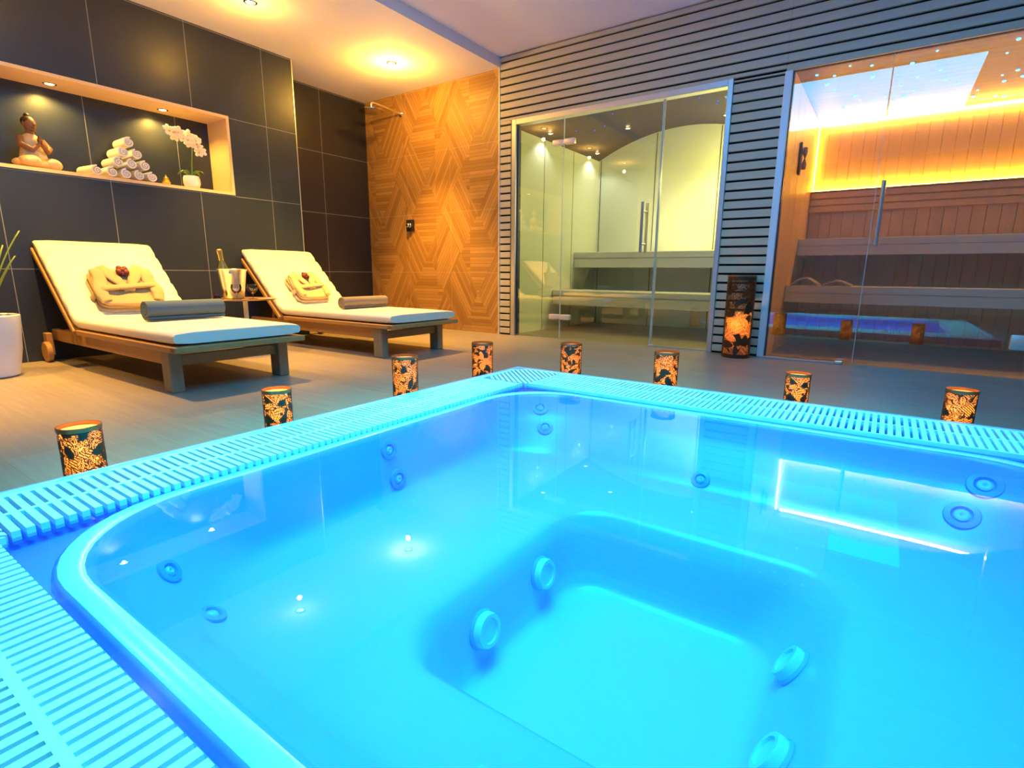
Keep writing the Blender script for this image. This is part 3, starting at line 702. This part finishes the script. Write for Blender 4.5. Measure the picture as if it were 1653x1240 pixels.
# ------------------------------------------------------------ sun loungers
def mattress_mesh(hw, th):
    # profile along local +x (foot) ; head rises at -x
    path = []; x_foot = 0.93; bend = -.32; ang = radians(137)
    L1 = x_foot-bend; n1 = 26; r = .10
    p = [(x_foot-L1*i/n1, 0) for i in range(n1+1)]
    bx_, bz_ = p[-1]; head = .66; n2 = 20; th2 = radians(43)
    # gentle bend
    nb = 8; x, z, a = bx_, bz_, pi
    for i in range(nb): a = pi-th2*(i+1)/nb; x += cos(a)*.018; z += sin(a)*.018; p.append((x, z))
    for i in range(n2): x += cos(a)*head/n2; z += sin(a)*head/n2; p.append((x, z))
    return p
PATH = mattress_mesh(.34, .07)
def make_lounger():
    o = empty('sun_lounger', (0, 0, 0), '', 'sun lounger', group='cream wooden sun loungers')
    hw = .335; zt = .245; th = .072
    # mattress: swept rounded slab, gentle tuft channels across the backrest
    g = MB(); m_ = 24; rings_ = []
    N_ = len(PATH)
    for i, (x, z) in enumerate(PATH):
        j0, j1 = max(0, i-1), min(N_-1, i+1); tx, tz = PATH[j1][0]-PATH[j0][0], PATH[j1][1]-PATH[j0][1]; l_ = sqrt(tx*tx+tz*tz); nx, nz = tz/l_, -tx/l_
        if nz < 0: nx, nz = -nx, -nz
        if i >= N_-22 and nx < 0: nx, nz = -nx, -nz
        nx, nz = (tz/l_, -tx/l_)
        s_ = min(i, N_-1-i)/3.0; e = 1.0 if s_ >= 1 else sqrt(max(0.0, 1-(1-s_)**2)); e = .78+.22*e
        ch = 0.0
        if i > 33: ch = .014 if (i-34) % 4 == 0 else 0.0
        ring_ = []
        for k in range(m_):
            a = 2*pi*(k+.5)/m_; ca, sa = cos(a), sin(a); q = 6.0
            den = (abs(ca)**q+abs(sa)**q)**(-1/q)
            yy = ca*den*hw; tt = sa*den*.5*th*e
            # tighten the corner radius for the wide slab
            yy = math.copysign(min(hw, abs(yy)*1.0), yy)
            if tt > 0: tt -= ch
            ring_.append((x+nx*(tt+th/2), yy, zt+z+nz*(tt+th/2)))
        rings_.append(ring_)
    loft(g, rings_, cap=True); g.add(rings_[0], [tuple(range(m_))])
    g.build('mattress', CREAM, o, smooth=60)
    # platform boards
    s_ = MB()
    s_.bbox(-.33, .95, -hw-.012, -hw+.045, zt-.032, zt-.002, .004, 1); s_.bbox(-.33, .95, hw-.045, hw+.012, zt-.032, zt-.002, .004, 1); s_.bbox(.905, .955, -hw-.012, hw+.012, zt-.0315, zt-.0015, .004, 1)
    for i in range(14): x = -.30+i*.085; s_.box(x, x+.06, -hw+.045, hw-.045, zt-.024, zt-.006)
    s_.build('slatted_top', TEAK, o)
    s_ = MB(); s_.bbox(-.93, .80, -hw+.03, -hw+.062, .135, zt-.034, .003, 1); s_.bbox(-.93, .80, hw-.062, hw-.03, .135, zt-.034, .003, 1)
    s_.bbox(-.93, -.89, -hw+.062, hw-.062, .14, .20, .003, 1); s_.bbox(.755, .785, -hw+.062, hw-.062, .13, .185, .003, 1); s_.bbox(-.40, -.36, -hw+.062, hw-.062, .15, zt-.036, .003, 1)
    s_.build('side_rails', TEAK, o)
    for sy in (-1, 1):
        y = sy*(hw-.045); MB().bbox(.725, .815, y-.030, y+.030, 0, .209, .004, 1).build('leg', GREYWOOD, o)
        y2 = sy*(hw-.012)
        lg = MB(); lg.bbox(-.90, -.83, y2-.028*1-.012, y2-.006, .045, .19, .003, 1); lg.build('wheel_bracket', TEAK, o)
        wh = MB(); wh.lathe([(.0005, -.014), (.02, -.016), (.062, -.016), (.067, -.012), (.067, .012), (.062, .016), (.02, .018), (.0005, .016)], 32, mat=T(-.845, sy*(hw+.030), .0675, rx=pi/2)); wh.build('wheel', TEAK, o)
    # tilted back frame under the head of the mattress
    bs = PATH[-21]; be = PATH[-1]; dx, dz = be[0]-bs[0], be[1]-bs[1]; l_ = sqrt(dx*dx+dz*dz); a = math.atan2(dz, -dx)
    Mx = Matrix.Translation((bs[0], 0, zt+bs[1])) @ Matrix(((-cos(a), 0, sin(a), 0), (0, 1, 0, 0), (sin(a), 0, cos(a), 0), (0, 0, 0, 1)))
    s_ = MB()
    for sy in (-1, 1): s_.bbox(-.10, l_+.005, sy*(hw-.012)-.022, sy*(hw-.012)+.022, -.034, -.004, .004, 1, mat=Mx)
    for i in range(8): s_.box(.01+i*.083, .065+i*.083, -hw+.03, hw-.03, -.024, -.006, mat=Mx)
    s_.bbox(l_-.03, l_+.01, -hw, hw, -.034, -.005, .004, 1, mat=Mx)
    s_.build('back_frame', TEAK, o)
    st_ = MB()
    for sy in (-1, 1): st_.tube([(-.62, sy*.26, .17), (-.56, sy*.26, zt+.17)], .011, 8)
    st_.build('support_strut', TEAK, o)
    return o
L1 = make_lounger(); L1.location = (-3.665, 1.475, 0); L1['label'] = 'nearer cream sun lounger beside the white potted plant'
L2 = copy_tree(L1); L2.location = (-3.70, 2.865, 0); L2['label'] = 'farther cream sun lounger next to the wood-tiled shower wall'

# ------------------------------------------------------------ towels, robes
def roll(name, r, ln, m, label, cat='towel', group=None, turns=3.2, axis='y', squash=1.0):
    g = MB(); nn = 72; th = r/turns*.80
    outer = [];
    for k in range(nn+1):
        s_ = k/nn; a = s_*turns*2*pi; rr_ = r*(.10+.90*s_)-th*.3; outer.append((rr_*cos(a-pi/2-.6), rr_*sin(a-pi/2-.6)))
    n_ = len(outer); segs = [-.5, -.47, -.25, 0, .25, .47, .5]
    vs = []
    for sgi, sg in enumerate(segs):
        pull = .985 if abs(sg) >= .5 else 1.0
        for (a, c_) in outer: vs.append((a*pull, sg*ln, c_*pull*squash))
        for (a, c_) in outer:
            l_ = sqrt(a*a+c_*c_) or 1; k2 = max(l_-th*.86, .0005)/l_; vs.append((a*k2*pull, sg*ln, c_*k2*pull*squash))
    fs = []; row = 2*n_
    for q in range(len(segs)-1):
        for k in range(n_-1):
            A = q*row+k; fs.append((A, A+1, A+1+row, A+row)); B = q*row+n_+k; fs.append((B, B+row, B+1+row, B+1))
        fs.append((q*row+n_-1, q*row+2*n_-1, (q+1)*row+2*n_-1, (q+1)*row+n_-1)); fs.append((q*row, (q+1)*row, (q+1)*row+n_, q*row+n_))
    for q in (0, len(segs)-1):
        for k in range(n_-1): A = q*row+k; fs.append((A, A+n_, A+n_+1, A+1) if q == 0 else (A, A+1, A+n_+1, A+n_))
    if axis == 'x': vs = [(v[1], -v[0], v[2]) for v in vs]
    g.add(vs, fs); o = g.build(name, m, smooth=50)
    return tag(o, label, cat, group)
t1 = roll('rolled_towel', .067, .43, GREYTOWEL, 'slate grey rolled towel lying on the nearer lounger seat'); t1.location = (-3.40, 1.50, .315+.066); t1.rotation_euler = (0, 0, radians(1))
t2 = roll('rolled_towel', .055, .46, BEIGETOWEL, 'taupe rolled towel lying on the farther lounger seat'); t2.location = (-3.44, 2.87, .315+.054); t2.rotation_euler = (0, 0, radians(3))

def robe(loc, tilt, rz, m, s, label, rose_label):
    o = empty('folded_bathrobe', loc, label, 'bathrobe', rz); o.rotation_euler = (0, tilt, rz)
    rnd = random.Random(int(s*100))
    hw, hl, th = .19*s, .17*s, .085*s
    # folded layers stacked on each other, then lapels, sleeves and belt
    def slab(mb, cx, cy, cz, lx, ly, lz, ex=.32, wob=.006):
        nu, nv = 44, 12; vs = []
        sp = lambda v, e: math.copysign(abs(v)**e, v)
        for j in range(nv+1):
            ph = -pi/2+pi*j/nv
            for i in range(nu):
                a = 2*pi*i/nu; x = sp(cos(ph), .30)*sp(cos(a), ex)*lx; y = sp(cos(ph), .30)*sp(sin(a), ex)*ly; z = sp(sin(ph), .8)*lz
                k = wob*s*(sin(x*48+cz*90)+sin(y*37+x*25+cz*60)); vs.append((cx+x+k*.5, cy+y+k*.6, cz+z+(k*.5 if z > 0 else 0)))
        mb.add(vs, [(j*nu+i, j*nu+(i+1) % nu, (j+1)*nu+(i+1) % nu, (j+1)*nu+i) for j in range(nv) for i in range(nu)])
    def band(mb, pts, wds, t_, n=14):
        vs = []; m_ = len(pts)
        for i, p in enumerate(pts):
            p = Vector(p); t = (Vector(pts[min(i+1, m_-1)])-Vector(pts[max(i-1, 0)])).normalized(); sd = Vector((0, 0, 1)).cross(t).normalized(); nn = t.cross(sd)
            for k in range(n):
                a = 2*pi*k/n; vs.append(p+sd*(math.copysign(abs(cos(a))**.6, cos(a))*wds[i])+nn*(math.copysign(abs(sin(a))**.8, sin(a))*t_))
        fs = [(i*n+k, i*n+(k+1) % n, (i+1)*n+(k+1) % n, (i+1)*n+k) for i in range(m_-1) for k in range(n)]+[tuple(range(n)), tuple((m_-1)*n+k for k in range(n))]
        mb.add(vs, fs)
    g = MB()
    slab(g, .006*s, 0, .016*s, hl, hw, .016*s); slab(g, -.004*s, .004, .044*s, hl*.98, hw*.97, .016*s); slab(g, .002*s, -.004, .070*s, hl*.96, hw*.95, .015*s, .4, .008)
    g.build('folded_body', m, o, smooth=80)
    tz = .082*s
    for sy in (-1, 1):
        q = MB(); n_ = 13
        pts = []; wd = []
        for k in range(n_):
            u = k/(n_-1); pts.append((-hl*.97+u*hl*1.30, sy*(hw*.50*(1-u)**1.1+.010*s), tz+.010*s*(1 if sy > 0 else .7)+.006*s*sin(pi*u))); wd.append((.020+.018*sin(pi*min(1, .15+u)))*s)
        band(q, pts, wd, .011*s); q.build('collar', m, o, smooth=80)
        q = MB(); pts = []; wd = []
        for k in range(n_):
            u = k/(n_-1); pts.append((-hl*.80+u*hl*1.62, sy*(hw*.76-.012*s*sin(2*pi*u)), tz+.004*s+.004*s*sin(u*11))); wd.append((.030+.010*sin(pi*u))*s)
        band(q, pts, wd, .016*s); q.build('sleeve', m, o, smooth=80)
    bl = MB(); pts = []
    for k in range(21):
        u = -1+2*k/20; pts.append((hl*.20-.02*s*u, u*hw*1.02, tz+.024*s-.085*s*abs(u)**9))
    band(bl, pts, [.020*s]*21, .010*s); bl.build('belt', m, o, smooth=80)
    th = tz+.006
    # red flower lying at the collar
    f_ = empty('red_flower', (0, 0, 0), rose_label, 'flower', group='red flowers on the robes')
    pt = MB()
    for k in range(9):
        a = 2*pi*k/9+.2; rr_ = .020 if k % 2 else .013
        pt.ball((rr_*cos(a), rr_*sin(a), .012+.008*(k % 2)), .020, (1, .8, .7), 10, 7)
    pt.ball((0, 0, .022), .016, (1, 1, .9), 10, 7); pt.build('petals', RED, f_, smooth=80)
    mt = Matrix.Translation(loc) @ Matrix.Rotation(rz, 4, 'Z') @ Matrix.Rotation(tilt, 4, 'Y') @ Matrix.Translation((-hl*.60, .0, tz+.012*s))
    f_.matrix_world = mt; f_.scale = (s*1.15,)*3
    return o
def on_back(x0, y, sm):
    # centre point on the mattress surface of a backrest, sm metres up from the bend
    th2 = radians(43); p = PATH[-21]; x = p[0]-cos(th2)*sm; z = p[1]+sin(th2)*sm
    return (x0+x+sin(th2)*.066, y, .245+z+cos(th2)*.066)
robe(on_back(-3.665, 1.475, .135), radians(43), radians(-4), ROBE, 1.0, 'beige folded bathrobe propped on the nearer lounger', 'dark red flower on the collar of the nearer bathrobe')
robe(on_back(-3.70, 2.86, .125), radians(43), radians(3), ROBE2, .86, 'pale folded bathrobe propped on the farther lounger', 'dark red flower on top of the farther bathrobe')

# ------------------------------------------------------------ side table and drinks
TX, TY, TZ = -3.86, 2.12, .405
tb = empty('side_table', (TX, TY, 0), 'small round metal pedestal table between the loungers', 'table')
TOPM = mat('bronzed_table_metal', (0.55, 0.38, 0.24), 0.3, 0.8)
MB().lathe([(.0005, TZ-.010), (.205, TZ-.010), (.215, TZ-.006), (.218, TZ), (.214, TZ+.001), (.208, TZ-.002), (.0005, TZ-.003)], 48).build('tabletop', TOPM, tb)
MB().lathe([(.016, .010), (.016, TZ-.010)], 20).build('stem', ALU2, tb)
MB().lathe([(.0005, 0), (.20, 0), (.20, .006), (.19, .010), (.02, .014), (.0005, .014)], 48).build('base', ALU2, tb)
BXY = (-3.93, 2.08); tt = TZ-.003+.001
bk = empty('ice_bucket', (*BXY, tt), 'shiny steel ice bucket on the round side table', 'ice bucket')
MB().lathe([(.0005, 0), (.062, 0), (.068, .004), (.078, .08), (.093, .195), (.099, .205), (.101, .210), (.098, .213), (.092, .206), (.089, .196), (.074, .08), (.062, .010), (.0005, .008)], 48).build('body', STEEL, bk, smooth=50)
for sg in (0, pi):
    MB().lathe([(.0005, -.006), (.010, -.008), (.012, 0), (.010, .008), (.0005, .006)], 14, mat=T(cos(sg-.6)*.100, sin(sg-.6)*.100, .185)).build('handle', CHROME, bk)
bo = empty('champagne_bottle', (BXY[0]-.032, BXY[1]-.022, tt+.016), 'gold-topped champagne bottle leaning in the ice bucket', 'bottle'); bo.rotation_euler = (radians(4), radians(-5), 0)
BOT = mat('green_bottle_glass', (.10, .10, .02), .12); FOIL = mat('gold_foil', (.62, .42, .10), .3, .9)
MB().lathe([(.0005, 0), (.036, 0), (.040, .006), (.040, .15), (.034, .20), (.018, .245), (.0145, .262)], 28).build('body', BOT, bo, smooth=50)
MB().lathe([(.0155, .245), (.0160, .30), (.0175, .305), (.0165, .312), (.0185, .318), (.0180, .333), (.012, .338), (.0005, .339)], 24).build('foil_neck', FOIL, bo, smooth=50)
def wineglass(x, y, label, fl_=0):
    o = empty('champagne_glass', (x, y, tt), label, 'glass', group='round stemmed glasses on the side table')
    MB().lathe([(.0005, .0), (.030, 0), (.030, .002), (.004, .005), (.003, .035), (.012, .042), (.030, .060), (.036, .082), (.032, .105), (.0312, .105), (.0350, .082), (.029, .061), (.010, .044), (.0005, .043)], 28).build('bowl_and_stem', WINEGLASS, o, smooth=60)
    return o
wineglass(-3.765, 2.13, 'round clear stemmed glass on the table right of the ice bucket')
wineglass(-3.80, 2.03, 'round clear stemmed glass in front of the ice bucket')
jr = empty('dessert_jar', (-3.93, 1.955, tt), 'small jar of dark red contents left of the ice bucket', 'jar')
MB().lathe([(.0005, .001), (.024, .001), (.028, .006), (.024, .028), (.0005, .030)], 24).build('contents', mat('dark_red_dessert', (.12, .01, .01), .4), jr)
MB().lathe([(.025, 0), (.029, .005), (.020, .046), (.0194, .046), (.0282, .006), (.0245, .001)], 24).build('glass_body', WINEGLASS, jr)

# ------------------------------------------------------------ potted plant
pot = empty('potted_plant', (-4.12, .745, 0), 'white tapered pot with long green leaves at the left edge', 'potted plant')
POTM = mat('white_glazed_pot', (.78, .78, .80), .3)
MB().lathe([(.0005, 0), (.118, 0), (.128, .008), (.155, .15), (.170, .335), (.170, .345), (.163, .350), (.157, .345), (.155, .315), (.0005, .315)], 56).build('pot', POTM, pot, smooth=40)
MB().lathe([(.0005, .322), (.155, .318), (.156, .312), (.0005, .312)], 30).build('soil', mat('soil', (.03, .02, .012), .95), pot)
LEAF = mat('green_leaf', (.16, .30, .05), .45); t = NT(LEAF); v_, p_ = t.pos(); t.base(t.mix(t.noise(v_, 30, 3, (1, 1, .2)), (.10, .24, .03), (.30, .40, .08)))
rl = random.Random(5); LEAFDIR = {0: (1.35, .50, .17), 1: (1.1, .36, .14), 2: (1.7, .42, .10)}
for k in range(16):
    a = k*2.4; ln = rl.uniform(.25, .42); lean = rl.uniform(.03, .14); r0 = rl.uniform(.01, .06); g = MB(); vs = []; n_ = 12
    if k in LEAFDIR: a, ln, lean = LEAFDIR[k]; r0 = .06
    for i in range(n_+1):
        u = i/n_; rr_ = r0+lean*u**1.8; wdt = .020*(sin(pi*(.12+.88*u))**.8 if u < 1 else 0)+.0006; cxx = rr_*cos(a); cyy = rr_*sin(a); z = .315+ln*u
        tx, ty = -sin(a), cos(a)
        vs += [(cxx-tx*wdt, cyy-ty*wdt, z), (cxx+cos(a)*-.006, cyy+sin(a)*-.006, z), (cxx+tx*wdt, cyy+ty*wdt, z)]
    fs = []
    for i in range(n_):
        A = i*3; fs += [(A, A+1, A+4, A+3), (A+1, A+2, A+5, A+4)]
    g.add(vs, fs); lf = g.build('leaf', LEAF, pot, smooth=80)
    md = lf.modifiers.new('thick', 'SOLIDIFY'); md.thickness = .002

# ------------------------------------------------------------ niche objects
# towels: pyramid of rolls 4-3-2-1, ends to the room, and a second heap behind-left
rt0 = None; names_row = ['bottom', 'second', 'third', 'top']; rad = .043
for row in range(4):
    for k in range(4-row):
        y = 1.668+(k+row*.5)*.086; z = NFL+rad+row*.0735
        if rt0 is None: o = rt0 = roll('rolled_hand_towel', rad, .21, WHITETOWEL, '', group='white rolled towels stacked in the niche', turns=2.6, axis='x')
        else: o = copy_tree(rt0)
        o.location = (-4.735, y, z); o.rotation_euler = (R.uniform(-.5, .5), 0, R.uniform(-.03, .03))
        pos = ['leftmost', 'second from left', 'third from left', 'rightmost'][k] if row == 0 else (['left', 'middle', 'right'][k] if row == 1 else (['left', 'right'][k] if row == 2 else 'single'))
        o['label'] = f'white rolled towel in the niche pyramid, {names_row[row]} row, {pos}'
for k, (y, z, lb) in enumerate([(1.572, NFL+rad, 'white rolled towel lying loose at the left foot of the pyramid')]):
    o = copy_tree(rt0); o.location = (-4.76, y, z); o['label'] = lb; o.rotation_euler = (0, 0, .12)
# seated figure statue
STB_ = mat('brown_patina_skin', (.24, .10, .04), .45); STG = mat('gilded_robe', (.75, .58, .34), .5, .2); HAIR = mat('dark_hair_paint', (.035, .02, .015), .5)
t = NT(STG); v_, p_ = t.pos(); t.base(t.mix(t.noise(v_, 60, 4), (.80, .62, .38), (.45, .30, .15)))
bu = empty('seated_statue', (-4.735, 1.265, NFL), 'brown and gold statue of a seated praying figure in the niche', 'statue', rz=radians(22))
g = MB()   # faces local +x. crossed legs / base drape
def lumpy(mb, c, r, sc, n=24, m=14, fn=None):
    q = MB(); q.ball((0, 0, 0), r, sc, n, m); vs = [Vector(v)*(1+(fn(Vector(v)) if fn else 0))+Vector(c) for v in q.v]; mb.add(vs, q.f)
fold = lambda v: .05*sin(v.y*90+v.z*30)+.03*sin(v.x*70)
lumpy(g, (.01, 0, .038), .1, (.85, 1.32, .40), fn=fold); lumpy(g, (.05, -.065, .045), .06, (1.1, 1.0, .62), fn=fold); lumpy(g, (.05, .065, .045), .06, (1.1, 1.0, .62), fn=fold)
g.lathe([(.085, .05), (.078, .09), (.068, .13), (.070, .17), (.060, .20), (.030, .222), (.022, .228)], 28, mat=Matrix.Diagonal((.72, 1, 1, 1)))
g.build('robed_body', STG, bu, smooth=80)
bs_ = MB(); bs_.tube([(-.005, 0, .215), (.0, 0, .250)], [.026, .022], 14)
bs_.tube([(.0, -.066, .195), (.028, -.088, .145), (.066, -.045, .118), (.074, -.006, .160)], [.020, .019, .016, .012], 12); bs_.tube([(.0, .066, .195), (.028, .088, .145), (.066, .045, .118), (.074, .006, .160)], [.020, .019, .016, .012], 12)
for sy in (-1, 1):
    bs_.ball((.074, sy*.006, .176), .018, (.55, .42, 1.1), 12, 8)
    for q in range(4): bs_.tube([(.070+q*.004-.006, sy*.005, .185), (.070+q*.004-.004, sy*.003, .212-abs(q-1.5)*.003)], [.0036, .0026], 8)
    bs_.tube([(.066, sy*.008, .172), (.060, sy*.006, .190)], [.004, .003], 8)
bs_.build('neck_and_arms', STB_, bu, smooth=80)
hd = MB()
def hfn(v):
    return 0
lumpy(hd, (.006, 0, .284), .040, (.95, .86, 1.16), 28, 18)
hd.ball((.043, 0, .280), .008, (1, .75, 1.3), 10, 8); hd.ball((.040, 0, .262), .008, (.7, 1.5, .5), 10, 6); hd.ball((.034, 0, .248), .012, (.9, 1.1, .8), 10, 8)
for sy in (-1, 1):
    hd.ball((.038, sy*.014, .290), .006, (.6, 1.4, .45), 10, 6); hd.ball((.002, sy*.036, .278), .012, (.6, .45, 1.6), 10, 8)
hd.build('head', STB_, bu, smooth=80)
hr = MB(); hr.ball((-.004, 0, .300), .040, (1.0, .95, .92), 24, 14); hr.ball((-.006, 0, .338), .017, (1, 1, 1), 14, 10)
hr.build('hair', HAIR, bu, smooth=80)
# small pagoda-shaped incense burner
pg = tag(MB().lathe([(.0005, 0), (.032, 0), (.033, .008), (.024, .014), (.027, .020), (.030, .030), (.022, .036), (.024, .042), (.016, .054), (.018, .060), (.008, .070), (.004, .082), (.0005, .086)], 24).build('incense_burner', FOIL), 'small golden tiered ornament between towels and orchid', 'ornament')
pg.location = (-4.70, 2.045, NFL)
# orchid
orc = empty('potted_orchid', (-4.70, 2.235, NFL), 'white orchid in a round white pot in the niche', 'potted plant')
MB().lathe([(.0005, 0), (.035, 0), (.052, .015), (.062, .045), (.060, .080), (.054, .100), (.050, .100), (.054, .078), (.050, .06), (.0005, .06)], 32).build('pot', POTM, orc, smooth=50)
STEMM = mat('green_stem', (.10, .22, .04), .5)
PET = mat('white_petal', (.90, .82, .60), .6)
stems = [[(0, 0, .06), (.01, .01, .20), (.02, .02, .32), (.02, -.02, .385), (.03, -.09, .405), (.03, -.15, .39)], [(0, .01, .06), (-.01, .02, .18), (.0, .03, .32), (.02, .03, .38), (.03, .055, .33), (.04, .07, .25)]]
def smooth_path(p, n=6):
    out = []
    P_s = [Vector(q) for q in p]
    for i in range(len(P_s)-1):
        a = P_s[max(i-1, 0)]; b_ = P_s[i]; c_ = P_s[i+1]; d_ = P_s[min(i+2, len(P_s)-1)]
        for k in range(n):
            t_ = k/n; out.append(.5*((2*b_)+(-a+c_)*t_+(2*a-5*b_+4*c_-d_)*t_*t_+(-a+3*b_-3*c_+d_)*t_**3))
    out.append(P_s[-1]); return out
for s_ in stems: MB().tube(smooth_path(s_), .0028, 8).build('stem', STEMM, orc, smooth=80)
for a, ln in ((.4, .12), (2.0, .10), (3.6, .12), (5.1, .10)):
    q = MB(); vs = []
    for i in range(9):
        u = i/8; w_ = .020*sin(pi*(.1+.88*u)); x, y = cos(a)*ln*u, sin(a)*ln*u; z = .085+.05*sin(pi*u*.8)
        vs += [(x+sin(a)*w_, y-cos(a)*w_, z+.004), (x, y, z), (x-sin(a)*w_, y+cos(a)*w_, z+.004)]
    fs = []
    for i in range(8): A = i*3; fs += [(A, A+1, A+4, A+3), (A+1, A+2, A+5, A+4)]
    q.add(vs, fs); lf = q.build('leaf', STEMM, orc, smooth=80); md = lf.modifiers.new('thick', 'SOLIDIFY'); md.thickness = .002
def flower_mesh():
    q = MB()
    for k in range(5):
        a = 2*pi*k/5+pi/2; wd = .011 if k % 2 else .008; c_ = (.004, cos(a)*.012, sin(a)*.012)
        q.ball(c_, .013, (.22, 1, .72), 10, 6, mat=Matrix.Rotation(a, 4, 'X'))
    q.ball((.008, 0, -.003), .005, (1, 1, 1), 8, 6, 1)
    return q
fp = flower_mesh().build('flower', [PET, mat('yellow_lip', (.75, .5, .1), .5)], orc, smooth=80)
pts = []
rf = random.Random(2)
pa = smooth_path(stems[0]); pb = smooth_path(stems[1])
for k in range(15): p = pa[min(len(pa)-1, 14+int(k*1.15))]; pts.append((p+Vector((.012, rf.uniform(-.018, .018), rf.uniform(-.035, .015))), rf.uniform(.9, 1.25)))
for k in range(9): p = pb[min(len(pb)-1, 17+int(k*1.4))]; pts.append((p+Vector((.012, rf.uniform(-.018, .018), rf.uniform(-.02, .015))), rf.uniform(.8, 1.1)))
for i, (p, s_) in enumerate(pts):
    o = fp if i == 0 else fp.copy()
    if i: COL.objects.link(o); o.parent = orc
    o.location = p; o.scale = (s_*1.6,)*3; o.rotation_euler = (rf.uniform(-.4, .4), rf.uniform(-.4, .4), rf.uniform(-.9, .3))

# ------------------------------------------------------------ shower
sh = empty('rain_shower', (-4.465, YB, 2.25), 'chrome rain shower head on a wall arm in the tiled corner', 'shower head')
MB().lathe([(.0005, .002), (.030, .001), (.030, .010), (.014, .022), (.0005, .022)], 28, mat=T(0, -.0, 0, rx=pi/2)).build('escutcheon', CHROME, sh)
MB().tube(smooth_path([(0, -.015, 0), (0, -.20, .012), (0, -.36, .018), (0, -.405, .010), (0, -.412, -.02), (0, -.412, -.045)]), .010, 12).build('arm', CHROME, sh, smooth=80)
MB().lathe([(.0005, -.040), (.018, -.042), (.024, -.052), (.120, -.058), (.128, -.062), (.126, -.067), (.0005, -.067)], 40, mat=T(0, -.412, 0)).build('head', CHROME, sh)
mx = empty('shower_control', (-4.375, YB, 1.105), 'square dark shower control plate with a chrome knob', 'shower control')
MB().bbox(-.060, .060, -.012, 0, -.062, .062, .004, 2).build('plate', mat('gunmetal_plate', (.05, .045, .06), .3, .6), mx)
k_ = MB(); k_.lathe([(.0005, .06), (.016, .06), (.022, .052), (.022, .030), (.028, .026), (.028, .010)], 24, mat=T(0, 0, 0, rx=pi/2)); k_.bbox(-.005, .040, -.052, -.040, -.006, .006, .002, 1)
k_.build('knob', CHROME, mx)
